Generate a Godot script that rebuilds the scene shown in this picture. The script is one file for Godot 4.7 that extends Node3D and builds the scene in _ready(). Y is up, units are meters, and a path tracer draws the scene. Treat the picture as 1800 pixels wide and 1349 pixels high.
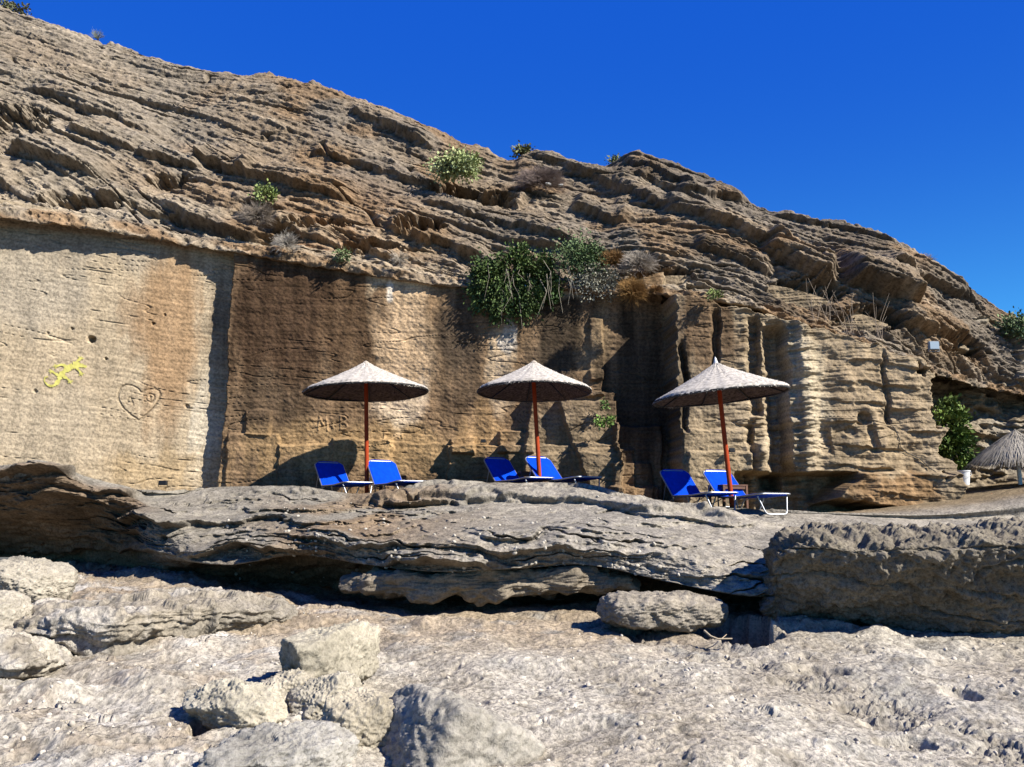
extends Node3D
# A quarried sea cliff with three reed parasols and six blue loungers on a rock terrace. Eye height 1.7 m, x right, -z into the scene.

var n_fbm := FastNoiseLite.new()
var n_one := FastNoiseLite.new()
var n_cell := FastNoiseLite.new()
var n_ridge := FastNoiseLite.new()
var rng := RandomNumberGenerator.new()
var vc := Color.WHITE
var dd := Vector3.ZERO
var mat := {}
var used := {}
var keep := {}
const LIT := 0.74   # real-world base colours under an exposure of 2.5


func _ready() -> void:
	camera_and_light()
	noises()
	materials()
	cliff()
	quarry_wall()
	terrace()
	slope()
	side_cliff()
	rocks()
	loose_pebbles()
	furniture()
	plants()
	small_things()


func camera_and_light() -> void:
	var cam := Camera3D.new()
	cam.name = "camera"
	cam.fov = 50.0
	cam.near = 0.05
	cam.far = 400.0
	cam.position = Vector3(0, 1.7, 0)
	cam.rotation_degrees = Vector3(9, 0, 0)
	add_child(cam)
	cam.current = true
	var sky := ProceduralSkyMaterial.new()
	sky.sky_top_color = Color(0.045, 0.26, 0.635)
	sky.sky_horizon_color = Color(0.4, 0.84, 1.0)
	sky.sky_curve = 0.095
	sky.ground_bottom_color = Color(0.46, 0.43, 0.38)
	sky.ground_horizon_color = Color(0.42, 0.5, 0.58)
	sky.sun_angle_max = 1.0
	sky.sky_energy_multiplier = 0.86
	sky.ground_energy_multiplier = 0.75
	var e := Environment.new()
	e.background_mode = Environment.BG_SKY
	e.sky = Sky.new()
	e.sky.sky_material = sky
	e.tonemap_mode = Environment.TONE_MAPPER_LINEAR
	e.tonemap_exposure = 2.5
	e.sdfgi_enabled = true
	e.ssao_enabled = true
	e.ssil_enabled = true
	var we := WorldEnvironment.new()
	we.name = "world"
	we.environment = e
	add_child(we)
	var sun := DirectionalLight3D.new()
	sun.name = "sun"
	sun.light_energy = 1.6
	sun.light_color = Color(1.0, 0.98, 0.945)
	sun.light_angular_distance = 0.5
	sun.shadow_enabled = true
	add_child(sun)
	sun.look_at_from_position(Vector3.ZERO, Vector3(-1.02, -1.0, -0.61))


# ------------------------------------------------------------------ helpers
func noises() -> void:
	rng.seed = 7
	for n in [n_fbm, n_one, n_cell, n_ridge]:
		n.frequency = 1.0
		n.seed = 11
		n.noise_type = FastNoiseLite.TYPE_SIMPLEX_SMOOTH
		n.fractal_type = FastNoiseLite.FRACTAL_NONE
	n_fbm.fractal_type = FastNoiseLite.FRACTAL_FBM
	n_fbm.fractal_octaves = 4
	n_fbm.fractal_gain = 0.55
	n_ridge.fractal_type = FastNoiseLite.FRACTAL_RIDGED
	n_ridge.fractal_octaves = 3
	n_cell.noise_type = FastNoiseLite.TYPE_CELLULAR
	n_cell.cellular_return_type = FastNoiseLite.RETURN_DISTANCE
	n_cell.cellular_jitter = 1.0


func numbered(called: String) -> String:
	if not used.has(called):
		used[called] = 0
		return called
	used[called] += 1
	return "%s_%03d" % [called, used[called]]


func thing(called: String, label: String, category: String, at: Vector3, turn := 0.0, group := "") -> Node3D:
	var o := Node3D.new()
	o.name = numbered(called)
	add_child(o)
	o.position = at
	o.rotation.y = turn
	meta(o, label, category, group)
	return o


func meta(o: Node3D, label: String, category: String, group := "") -> Node3D:
	o.set_meta("label", label)
	o.set_meta("category", category)
	if group:
		o.set_meta("group", group)
	return o


func put(called: String, mesh: Mesh, m: Material, parent: Node3D = self) -> MeshInstance3D:
	var o := MeshInstance3D.new()
	o.name = numbered(called) if parent == self else called
	o.mesh = mesh
	o.material_override = m
	parent.add_child(o, true)
	return o


# dense sheet over a table of control points (rows of stations), displaced by disp(p, n, u, v), which also sets vc and may set dd
func loft(T: Array, us: Array, vs: Array, nu: int, nv: int, disp: Callable, vmap := PackedVector2Array()) -> ArrayMesh:
	var rows := T.size()
	var st: int = T[0].size()
	var base := PackedVector3Array()
	base.resize(nu * nv)
	var uu := PackedFloat32Array()
	var vv := PackedFloat32Array()
	for i in nu:
		uu.append(float(i) / (nu - 1))
	for j in nv:
		var t := float(j) / (nv - 1)
		if vmap.size():
			var k := 0
			while k < vmap.size() - 2 and t > vmap[k + 1].x:
				k += 1
			t = remap(t, vmap[k].x, vmap[k + 1].x, vmap[k].y, vmap[k + 1].y)
		vv.append(t)
	for j in nv:
		var v := vv[j]
		var r := 0
		while r < rows - 2 and v > vs[r + 1]:
			r += 1
		var tv: float = (v - vs[r]) / (vs[r + 1] - vs[r])
		var line := PackedVector3Array()
		for s in st:
			var a: Vector3 = T[r][s]
			var b: Vector3 = T[r + 1][s]
			var p0: Vector3 = T[r - 1][s] if r > 0 else a * 2.0 - b
			var p3: Vector3 = T[r + 2][s] if r + 2 < rows else b * 2.0 - a
			line.append(a.cubic_interpolate(b, p0, p3, tv))
		var i0 := 0
		for i in nu:
			var u := uu[i]
			while i0 < st - 2 and u > us[i0 + 1]:
				i0 += 1
			var tu: float = (u - us[i0]) / (us[i0 + 1] - us[i0])
			var a := line[i0]
			var b := line[i0 + 1]
			var p0 := line[i0 - 1] if i0 > 0 else a * 2.0 - b
			var p3 := line[i0 + 2] if i0 + 2 < st else b * 2.0 - a
			base[j * nu + i] = a.cubic_interpolate(b, p0, p3, tu)
	var nrm := grid_normals(base, nu, nv)
	var pos := PackedVector3Array()
	pos.resize(nu * nv)
	var col := PackedColorArray()
	col.resize(nu * nv)
	for j in nv:
		var v := vv[j]
		for i in nu:
			var k := j * nu + i
			dd = nrm[k]
			var h: float = disp.call(base[k], nrm[k], uu[i], v)
			pos[k] = base[k] + dd * h
			col[k] = vc
	return grid_mesh(pos, col, nu, nv)


func grid_normals(p: PackedVector3Array, nu: int, nv: int) -> PackedVector3Array:
	var out := PackedVector3Array()
	out.resize(nu * nv)
	for j in nv:
		var ja := maxi(j - 1, 0) * nu
		var jb := mini(j + 1, nv - 1) * nu
		for i in nu:
			var du := p[j * nu + mini(i + 1, nu - 1)] - p[j * nu + maxi(i - 1, 0)]
			var dv := p[jb + i] - p[ja + i]
			out[j * nu + i] = du.cross(dv).normalized()
	return out


func grid_mesh(pos: PackedVector3Array, col: PackedColorArray, nu: int, nv: int) -> ArrayMesh:
	var idx := PackedInt32Array()
	idx.resize((nu - 1) * (nv - 1) * 6)
	var q := 0
	for j in nv - 1:
		for i in nu - 1:
			var a := j * nu + i
			idx[q] = a
			idx[q + 1] = a + nu
			idx[q + 2] = a + nu + 1
			idx[q + 3] = a
			idx[q + 4] = a + nu + 1
			idx[q + 5] = a + 1
			q += 6
	return arrays(pos, grid_normals(pos, nu, nv), col, idx)


func arrays(pos: PackedVector3Array, nrm: PackedVector3Array, col: PackedColorArray, idx: PackedInt32Array) -> ArrayMesh:
	var a := []
	a.resize(Mesh.ARRAY_MAX)
	a[Mesh.ARRAY_VERTEX] = pos
	a[Mesh.ARRAY_NORMAL] = nrm
	if col.size():
		a[Mesh.ARRAY_COLOR] = col
	if idx.size():
		a[Mesh.ARRAY_INDEX] = idx
	var m := ArrayMesh.new()
	m.add_surface_from_arrays(Mesh.PRIMITIVE_TRIANGLES, a)
	return m


class Shape:
	var pos := PackedVector3Array()
	var nrm := PackedVector3Array()
	var col := PackedColorArray()
	var idx := PackedInt32Array()
	var tint := Color.WHITE

	func vert(p: Vector3, n: Vector3) -> int:
		pos.append(p)
		nrm.append(n)
		col.append(tint)
		return pos.size() - 1

	func quad(a: Vector3, b: Vector3, c: Vector3, d: Vector3) -> void:   # clockwise from the front
		var n := (c - a).cross(b - a).normalized()
		var k := vert(a, n)
		vert(b, n)
		vert(c, n)
		vert(d, n)
		idx.append_array(PackedInt32Array([k, k + 1, k + 2, k, k + 2, k + 3]))

	func tri(a: Vector3, b: Vector3, c: Vector3) -> void:
		var n := (c - a).cross(b - a).normalized()
		var k := vert(a, n)
		vert(b, n)
		vert(c, n)
		idx.append_array(PackedInt32Array([k, k + 1, k + 2]))

	func tube(pts: PackedVector3Array, r0: float, r1: float, sides: int, capped := true) -> void:
		var n := pts.size()
		var up := Vector3.UP
		var first := pos.size()
		for k in n:
			var t := (pts[mini(k + 1, n - 1)] - pts[maxi(k - 1, 0)]).normalized()
			if absf(t.dot(up)) > 0.95:
				up = Vector3.RIGHT if absf(t.x) < 0.9 else Vector3.BACK
			var a := t.cross(up).normalized()
			var b := t.cross(a)
			up = a.cross(t)
			var r := lerpf(r0, r1, float(k) / (n - 1))
			for s in sides:
				var d := a * cos(TAU * s / sides) + b * sin(TAU * s / sides)
				vert(pts[k] + d * r, d)
		for k in n - 1:
			for s in sides:
				var p := first + k * sides + s
				var p2 := first + k * sides + (s + 1) % sides
				idx.append_array(PackedInt32Array([p, p2 + sides, p2, p, p + sides, p2 + sides]))
		if capped:
			for e in [0, n - 1]:
				var nn := (pts[0] - pts[1]).normalized() if e == 0 else (pts[n - 1] - pts[n - 2]).normalized()
				var c := vert(pts[e], nn)
				for s in sides:
					var q: int = first + e * sides
					if e == 0:
						idx.append_array(PackedInt32Array([c, q + s, q + (s + 1) % sides]))
					else:
						idx.append_array(PackedInt32Array([c, q + (s + 1) % sides, q + s]))

	func slab(frame: Transform3D, size: Vector3, bevel := 0.0) -> void:   # a box with chamfered long edges
		var h := size * 0.5
		var b := minf(bevel, minf(h.x, minf(h.y, h.z)) * 0.9)
		var faces := [[Vector3.RIGHT, Vector3.UP], [Vector3.LEFT, Vector3.UP], [Vector3.UP, Vector3.BACK], [Vector3.DOWN, Vector3.BACK], [Vector3.BACK, Vector3.UP], [Vector3.FORWARD, Vector3.UP]]
		for fc in faces:
			var n: Vector3 = fc[0]
			var u: Vector3 = fc[1]
			var w := n.cross(u)
			var c := n * absf(n.dot(h))
			var uu := u * (absf(u.dot(h)) - b)
			var ww := w * (absf(w.dot(h)) - b)
			quad(frame * (c - uu + ww), frame * (c + uu + ww), frame * (c + uu - ww), frame * (c - uu - ww))
		if b > 0.0:
			for i in 3:
				for s1 in [-1.0, 1.0]:
					for s2 in [-1.0, 1.0]:
						var ax := [Vector3.RIGHT, Vector3.UP, Vector3.BACK]
						var l: Vector3 = ax[i] * (h[i] - b)
						var j := (i + 1) % 3
						var k := (i + 2) % 3
						var e1: Vector3 = ax[j] * s1 * h[j] + ax[k] * s2 * (h[k] - b)
						var e2: Vector3 = ax[j] * s1 * (h[j] - b) + ax[k] * s2 * h[k]
						if s1 * s2 > 0.0:
							quad(frame * (e1 - l), frame * (e1 + l), frame * (e2 + l), frame * (e2 - l))
						else:
							quad(frame * (e2 - l), frame * (e2 + l), frame * (e1 + l), frame * (e1 - l))
			for sx in [-1.0, 1.0]:
				for sy in [-1.0, 1.0]:
					for sz in [-1.0, 1.0]:
						var a := Vector3(sx * h.x, sy * (h.y - b), sz * (h.z - b))
						var d := Vector3(sx * (h.x - b), sy * h.y, sz * (h.z - b))
						var g := Vector3(sx * (h.x - b), sy * (h.y - b), sz * h.z)
						if sx * sy * sz > 0.0:
							tri(frame * a, frame * g, frame * d)
						else:
							tri(frame * a, frame * d, frame * g)

	func lathe(prof: PackedVector2Array, sides: int, at := Vector3.ZERO, smooth := true) -> void:
		for k in prof.size() - 1:
			var d := prof[k + 1] - prof[k]
			var nn := Vector2(d.y, -d.x).normalized()
			var na := nn
			var nb := nn
			if smooth and k > 0:
				var e := prof[k] - prof[k - 1]
				var m := Vector2(e.y, -e.x).normalized()
				if m.dot(nn) > 0.6:
					na = (m + nn).normalized()
			if smooth and k + 2 < prof.size():
				var e := prof[k + 2] - prof[k + 1]
				var m := Vector2(e.y, -e.x).normalized()
				if m.dot(nn) > 0.6:
					nb = (m + nn).normalized()
			var f := pos.size()
			for s in sides + 1:
				var c := Vector3(cos(TAU * s / sides), 0, sin(TAU * s / sides))
				vert(at + c * prof[k].x + Vector3.UP * prof[k].y, c * na.x + Vector3.UP * na.y)
				vert(at + c * prof[k + 1].x + Vector3.UP * prof[k + 1].y, c * nb.x + Vector3.UP * nb.y)
			for s in sides:
				var p := f + s * 2
				idx.append_array(PackedInt32Array([p, p + 3, p + 1, p, p + 2, p + 3]))

	func mesh() -> ArrayMesh:
		var a := []
		a.resize(Mesh.ARRAY_MAX)
		a[Mesh.ARRAY_VERTEX] = pos
		a[Mesh.ARRAY_NORMAL] = nrm
		a[Mesh.ARRAY_COLOR] = col
		a[Mesh.ARRAY_INDEX] = idx
		var m := ArrayMesh.new()
		m.add_surface_from_arrays(Mesh.PRIMITIVE_TRIANGLES, a)
		return m


# ------------------------------------------------------------------ materials
func grain_texture(size: int, s: int, contrast: float, rough: float) -> Array:
	var a := FastNoiseLite.new()
	a.seed = s
	a.frequency = 0.04
	a.fractal_octaves = 5
	a.fractal_gain = rough
	var b := FastNoiseLite.new()
	b.seed = s + 5
	b.noise_type = FastNoiseLite.TYPE_CELLULAR
	b.cellular_return_type = FastNoiseLite.RETURN_DISTANCE
	b.frequency = 0.055
	b.fractal_type = FastNoiseLite.FRACTAL_NONE
	var ia := a.get_seamless_image(size, size)
	var ib := b.get_seamless_image(size, size)
	ia.convert(Image.FORMAT_L8)
	ib.convert(Image.FORMAT_L8)
	var da := ia.get_data()
	var db := ib.get_data()
	var color := PackedByteArray()
	var high := PackedByteArray()
	color.resize(size * size * 3)
	high.resize(size * size)
	var r := RandomNumberGenerator.new()
	r.seed = s
	for k in size * size:
		var x := da[k] / 255.0
		var y := db[k] / 255.0
		var g := r.randf()
		var c := 0.9 + contrast * (x - 0.5) + 0.12 * (g - 0.5)
		if y < 0.12 and x > 0.45:
			c += contrast * 0.3
		c = clampf(c, 0.0, 1.0)
		color[k * 3] = int(c * 255)
		color[k * 3 + 1] = int(c * 252)
		color[k * 3 + 2] = int(c * 246)
		high[k] = int(clampf(x * 0.75 + (1.0 - y) * 0.2 + 0.08 * g, 0, 1) * 255)
	var out := [Image.create_from_data(size, size, false, Image.FORMAT_RGB8, color)]
	var hi := Image.create_from_data(size, size, false, Image.FORMAT_L8, high)
	hi.convert(Image.FORMAT_RGBA8)
	hi.bump_map_to_normal_map(9.0)
	out.append(hi)
	return out


func worn_texture(s: int, low: float, freq: float) -> NoiseTexture2D:   # faded, dusty patches
	var n := FastNoiseLite.new()
	n.seed = s
	n.frequency = freq
	n.fractal_octaves = 5
	n.fractal_gain = 0.6
	var t := NoiseTexture2D.new()
	t.noise = n
	t.width = 256
	t.height = 256
	t.seamless = true
	var ramp := Gradient.new()
	ramp.set_color(0, Color(low, low, low))
	ramp.set_color(1, Color(1, 1, 1))
	t.color_ramp = ramp
	return t


func rock_material(tile: float, grains: Array, depth: float) -> StandardMaterial3D:
	var m := StandardMaterial3D.new()
	m.vertex_color_use_as_albedo = true
	m.roughness = 1.0
	m.metallic_specular = 0.15
	m.albedo_color = Color(0.56, 0.56, 0.56).linear_to_srgb()
	m.uv1_triplanar = true
	m.uv1_world_triplanar = true
	m.uv1_scale = Vector3.ONE / tile
	m.albedo_texture = ImageTexture.create_from_image(grains[0])
	m.normal_enabled = true
	m.normal_texture = ImageTexture.create_from_image(grains[1])
	m.normal_scale = depth
	return m


func plain(c: Color, rough := 0.6, metal := 0.0) -> StandardMaterial3D:
	var m := StandardMaterial3D.new()
	m.albedo_color = (c.srgb_to_linear() * LIT).linear_to_srgb()
	m.roughness = rough
	m.metallic = metal
	return m


func tinted(rough := 0.8) -> StandardMaterial3D:
	var m := StandardMaterial3D.new()
	m.albedo_color = Color(LIT, LIT, LIT).linear_to_srgb()
	m.vertex_color_use_as_albedo = true
	m.roughness = rough
	m.metallic_specular = 0.3
	return m


func materials() -> void:
	var coarse := grain_texture(512, 3, 1.15, 0.8)
	var soft := grain_texture(512, 9, 0.75, 0.8)
	mat.rock = rock_material(2.6, coarse, 0.7)
	mat.wall = rock_material(1.6, soft, 0.4)
	mat.wall.albedo_color = Color(LIT, LIT, LIT).linear_to_srgb()
	mat.near_rock = rock_material(1.15, coarse, 0.8)
	mat.stone = rock_material(1.0, soft, 0.6)
	mat.reed = tinted(0.95)
	mat.leaf = tinted(0.7)
	mat.leaf.backlight = Color(0.25, 0.3, 0.15)
	mat.pebble = tinted(0.95)
	mat.twig = tinted(0.95)
	mat.paint = tinted(0.9)
	mat.aluminium = plain(Color(0.66, 0.67, 0.68), 0.42, 0.8)
	mat.white_plastic = plain(Color(0.85, 0.85, 0.84), 0.5)
	mat.cloth = plain(Color(0.01, 0.28, 0.84), 0.8)
	mat.cloth.metallic_specular = 0.15
	var weave := FastNoiseLite.new()
	weave.frequency = 0.35
	weave.seed = 4
	var wt := NoiseTexture2D.new()
	wt.noise = weave
	wt.width = 256
	wt.height = 256
	wt.seamless = true
	wt.as_normal_map = true
	wt.bump_strength = 3.0
	mat.cloth.albedo_texture = worn_texture(21, 0.78, 0.012)
	mat.cloth.normal_enabled = true
	mat.cloth.normal_texture = wt
	mat.cloth.normal_scale = 0.4
	mat.cloth.uv1_triplanar = true
	mat.cloth.uv1_scale = Vector3.ONE * 3.0
	mat.wood = plain(Color(0.46, 0.29, 0.18), 0.7)
	mat.pole = plain(Color(0.7, 0.27, 0.11), 0.6)
	mat.pole.metallic_specular = 0.25
	mat.pole.albedo_texture = worn_texture(33, 0.82, 0.03)
	mat.pole.uv1_triplanar = true
	mat.pole.uv1_scale = Vector3(4.0, 1.2, 4.0)
	mat.wood.albedo_texture = worn_texture(47, 0.6, 0.03)
	mat.wood.uv1_triplanar = true
	mat.wood.uv1_scale = Vector3(1.0, 8.0, 8.0)
	mat.dark_metal = plain(Color(0.06, 0.055, 0.05), 0.7)
	mat.black = plain(Color(0.05, 0.05, 0.055), 0.5)
	mat.grey = plain(Color(0.5, 0.53, 0.55), 0.5)
	mat.lens = plain(Color(0.62, 0.68, 0.72), 0.15)
	mat.cable = plain(Color(0.12, 0.11, 0.1), 0.7)


func buckets(list: Array, reach: Callable) -> Dictionary:   # which entries touch each half metre of x
	var out := {}
	for e in list:
		var r: Vector2 = reach.call(e)
		for k in range(floori(r.x * 2.0), floori(r.y * 2.0) + 1):
			if not out.has(k):
				out[k] = []
			out[k].append(e)
	return out


func mixc(a: Color, b: Color, t: float) -> Color:
	return a.lerp(b, clampf(t, 0.0, 1.0))


func bump(x: float, c: float, w: float) -> float:
	var t := (x - c) / w
	return exp(-t * t) if absf(t) < 3.0 else 0.0


# ------------------------------------------------------------------ the natural cliff over the quarry
var hollows := [[-12.00, 10.79, 0.79, 0.99, 0.50], [-8.01, 9.53, 0.53, 0.26, 0.50], [-2.06, 8.30, 0.59, 0.26, 0.60], [-1.34, 9.69, 0.66, 0.29, 0.60], [-9.51, 8.61, 0.79, 0.24, 0.50], [-4.36, 8.29, 0.79, 0.18, 0.35], [-3.13, 7.66, 0.79, 0.18, 0.40], [-0.42, 9.35, 0.53, 0.26, 0.50], [3.24, 6.82, 0.79, 0.26, 0.60], [6.36, 6.53, 0.92, 0.33, 0.50], [7.75, 5.92, 0.79, 0.29, 0.70], [10.35, 5.54, 0.66, 0.26, 0.60]]   # hollows worn in the cliff: x, y, half width, half height, depth
var ledges := [
	[Vector2(-8.96, 10.27), Vector2(-7.61, 10.02), 0.40, 0.60],
	[Vector2(-7.69, 10.33), Vector2(-6.41, 9.72), 0.55, 0.70],
	[Vector2(-6.41, 9.72), Vector2(-3.98, 8.93), 0.50, 0.70],
	[Vector2(-10.69, 10.95), Vector2(-9.17, 10.42), 0.40, 0.70],
	[Vector2(-4.32, 12.64), Vector2(-2.37, 11.46), 0.40, 0.60],
	[Vector2(-2.70, 8.11), Vector2(-0.76, 7.52), 0.40, 0.50],
	[Vector2(0.73, 11.20), Vector2(3.61, 9.04), 0.40, 0.50],
	[Vector2(2.99, 10.85), Vector2(4.33, 9.68), 0.30, 0.45],
	[Vector2(4.30, 9.53), Vector2(5.80, 9.60), 0.35, 0.50],
	[Vector2(3.21, 10.26), Vector2(4.70, 9.08), 0.30, 0.40],
	[Vector2(-0.73, 9.55), Vector2(0.07, 9.00), 0.45, 0.60],
	[Vector2(1.52, 9.08), Vector2(2.60, 8.52), 0.45, 0.50],
	[Vector2(5.65, 7.39), Vector2(6.83, 6.70), 0.70, 0.80],
	[Vector2(7.45, 6.66), Vector2(8.87, 6.29), 0.95, 1.10],
	[Vector2(6.70, 8.97), Vector2(9.19, 8.17), 0.40, 0.50],
	[Vector2(-12.40, 12.56), Vector2(-9.26, 11.33), 0.30, 0.60],
	[Vector2(-4.89, 10.71), Vector2(-1.96, 9.66), 0.35, 0.70],
	[Vector2(-1.90, 9.02), Vector2(1.29, 7.81), 0.35, 0.60],
	[Vector2(3.77, 8.85), Vector2(6.02, 7.72), 0.50, 0.70],
	[Vector2(4.15, 7.52), Vector2(5.54, 6.98), 0.40, 0.50],
	[Vector2(-11.29, 9.92), Vector2(-9.54, 9.33), 0.50, 0.60],
	[Vector2(8.52, 5.79), Vector2(10.35, 5.54), 0.50, 0.60],
	[Vector2(8.65, 7.25), Vector2(10.79, 6.84), 0.40, 0.60],
	[Vector2(-9.06, 8.80), Vector2(-6.24, 7.91), 0.35, 0.40],
	[Vector2(-5.33, 8.17), Vector2(-2.46, 7.16), 0.30, 0.40],
]


func cliff() -> void:
	var T := [
		[Vector3(-14.619, 9.026, -17.450), Vector3(-11.909, 8.973, -18.220), Vector3(-10.958, 8.916, -18.422), Vector3(-9.739, 8.827, -18.675), Vector3(-7.584, 8.548, -19.104), Vector3(-5.060, 8.103, -19.008), Vector3(-3.548, 7.845, -19.003), Vector3(-1.634, 7.531, -19.016), Vector3(-0.136, 7.503, -19.060), Vector3(0.479, 7.554, -19.090), Vector3(2.162, 7.258, -18.900), Vector3(2.944, 7.242, -18.715), Vector3(5.017, 6.930, -18.500), Vector3(5.928, 6.672, -18.500), Vector3(7.449, 6.131, -18.430), Vector3(8.866, 5.618, -18.467), Vector3(12.214, 5.704, -22.000), Vector3(14.320, 5.448, -22.700), Vector3(18.198, 4.646, -22.700)],
		[Vector3(-13.112, 7.967, -15.700), Vector3(-10.732, 7.937, -16.470), Vector3(-9.887, 7.889, -16.672), Vector3(-8.800, 7.813, -16.925), Vector3(-6.869, 7.568, -17.354), Vector3(-4.580, 7.166, -17.258), Vector3(-3.211, 6.932, -17.253), Vector3(-1.479, 6.649, -17.266), Vector3(-0.124, 6.625, -17.310), Vector3(0.433, 6.672, -17.340), Vector3(1.956, 6.403, -17.150), Vector3(2.661, 6.386, -16.965), Vector3(4.529, 6.103, -16.750), Vector3(5.352, 5.871, -16.750), Vector3(6.721, 5.384, -16.680), Vector3(8.002, 4.922, -16.717), Vector3(9.936, 4.622, -17.950), Vector3(11.730, 4.423, -18.650), Vector3(14.907, 3.768, -18.650)],
		[Vector3(-12.748, 7.881, -15.250), Vector3(-10.448, 7.863, -16.020), Vector3(-9.629, 7.820, -16.222), Vector3(-8.573, 7.750, -16.475), Vector3(-6.697, 7.518, -16.904), Vector3(-4.465, 7.123, -16.808), Vector3(-3.130, 6.896, -16.803), Vector3(-1.442, 6.620, -16.816), Vector3(-0.120, 6.596, -16.860), Vector3(0.422, 6.642, -16.890), Vector3(1.906, 6.377, -16.700), Vector3(2.593, 6.359, -16.515), Vector3(4.411, 6.081, -16.300), Vector3(5.212, 5.854, -16.300), Vector3(6.546, 5.379, -16.230), Vector3(7.793, 4.929, -16.267), Vector3(9.695, 4.648, -17.500), Vector3(11.457, 4.460, -18.200), Vector3(14.560, 3.820, -18.200)],
		[Vector3(-15.213, 11.273, -17.625), Vector3(-12.207, 10.963, -18.164), Vector3(-11.155, 10.758, -18.255), Vector3(-9.827, 10.449, -18.370), Vector3(-7.552, 9.983, -18.564), Vector3(-5.008, 9.509, -18.353), Vector3(-3.482, 9.074, -18.212), Vector3(-1.589, 8.496, -18.082), Vector3(-0.132, 8.217, -18.041), Vector3(0.461, 8.291, -18.033), Vector3(2.081, 7.957, -17.824), Vector3(2.838, 8.022, -17.659), Vector3(4.797, 7.487, -17.340), Vector3(5.629, 7.077, -17.235), Vector3(7.029, 6.554, -17.058), Vector3(8.324, 6.084, -17.002), Vector3(10.125, 5.617, -17.918), Vector3(11.844, 5.173, -18.490), Vector3(15.020, 4.261, -18.490)],
		[Vector3(-18.090, 15.057, -20.688), Vector3(-14.259, 14.404, -20.957), Vector3(-12.936, 14.010, -20.919), Vector3(-11.289, 13.422, -20.872), Vector3(-8.550, 12.685, -20.793), Vector3(-5.642, 12.116, -20.447), Vector3(-3.892, 11.440, -20.148), Vector3(-1.760, 10.510, -19.851), Vector3(-0.145, 9.933, -19.711), Vector3(0.507, 10.040, -19.658), Vector3(2.285, 9.625, -19.427), Vector3(3.124, 9.786, -19.284), Vector3(5.248, 8.954, -18.845), Vector3(6.115, 8.328, -18.617), Vector3(7.593, 7.751, -18.317), Vector3(8.944, 7.256, -18.151), Vector3(10.627, 6.572, -18.696), Vector3(12.295, 5.830, -19.120), Vector3(15.557, 4.600, -19.120)],
		[Vector3(-20.966, 18.690, -24.000), Vector3(-16.311, 17.694, -24.000), Vector3(-14.716, 17.113, -23.833), Vector3(-12.752, 16.245, -23.625), Vector3(-9.548, 15.237, -23.271), Vector3(-6.275, 14.574, -22.792), Vector3(-4.303, 13.656, -22.333), Vector3(-1.931, 12.374, -21.870), Vector3(-0.158, 11.499, -21.630), Vector3(0.552, 11.638, -21.533), Vector3(2.489, 11.142, -21.280), Vector3(3.411, 11.400, -21.160), Vector3(5.699, 10.270, -20.600), Vector3(6.601, 9.429, -20.250), Vector3(8.156, 8.798, -19.825), Vector3(9.564, 8.278, -19.550), Vector3(11.129, 7.377, -19.725), Vector3(12.746, 6.337, -20.000), Vector3(16.095, 4.790, -20.000)],
		[Vector3(-23.062, 17.690, -28.000), Vector3(-17.942, 16.694, -28.000), Vector3(-16.188, 16.113, -27.833), Vector3(-14.027, 15.245, -27.625), Vector3(-10.503, 14.237, -27.271), Vector3(-6.903, 13.574, -26.792), Vector3(-4.733, 12.656, -26.333), Vector3(-2.124, 11.374, -25.870), Vector3(-0.174, 10.499, -25.630), Vector3(0.608, 10.638, -25.533), Vector3(2.738, 10.142, -25.280), Vector3(3.752, 10.400, -25.160), Vector3(6.269, 9.270, -24.600), Vector3(7.261, 8.429, -24.250), Vector3(8.972, 7.798, -23.825), Vector3(10.521, 7.278, -23.550), Vector3(12.242, 6.377, -23.725), Vector3(14.021, 5.337, -24.000), Vector3(17.704, 3.790, -24.000)]
	]
	keep.hollows = buckets(hollows, func(g): return Vector2(g[0] - g[2] * 1.3, g[0] + g[2] * 1.3))
	keep.ledges = buckets(ledges, func(g): return Vector2(g[0].x - 0.15 * (g[1].x - g[0].x) - 0.1, g[1].x + 0.15 * (g[1].x - g[0].x) + 0.1))
	var us := [0, 0.1087, 0.1435, 0.187, 0.2609, 0.3391, 0.387, 0.4478, 0.4957, 0.5152, 0.5696, 0.5957, 0.6652, 0.6957, 0.7478, 0.7957, 0.8435, 0.8913, 1]
	var vs := [0, 0.05, 0.09, 0.36, 0.67, 0.96, 1]
	var m := loft(T, us, vs, 1040, 460, cliff_relief, PackedVector2Array([Vector2(0, 0), Vector2(0.06, 0.06), Vector2(0.5, 0.42), Vector2(0.96, 0.97), Vector2(1, 1)]))
	put("cliff", m, mat.rock).set_meta("kind", "structure")


func lump_left(p: Vector3) -> float:
	return n_fbm.get_noise_2d(p.x * 0.8, p.y * 0.8 + 33.0)


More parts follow.
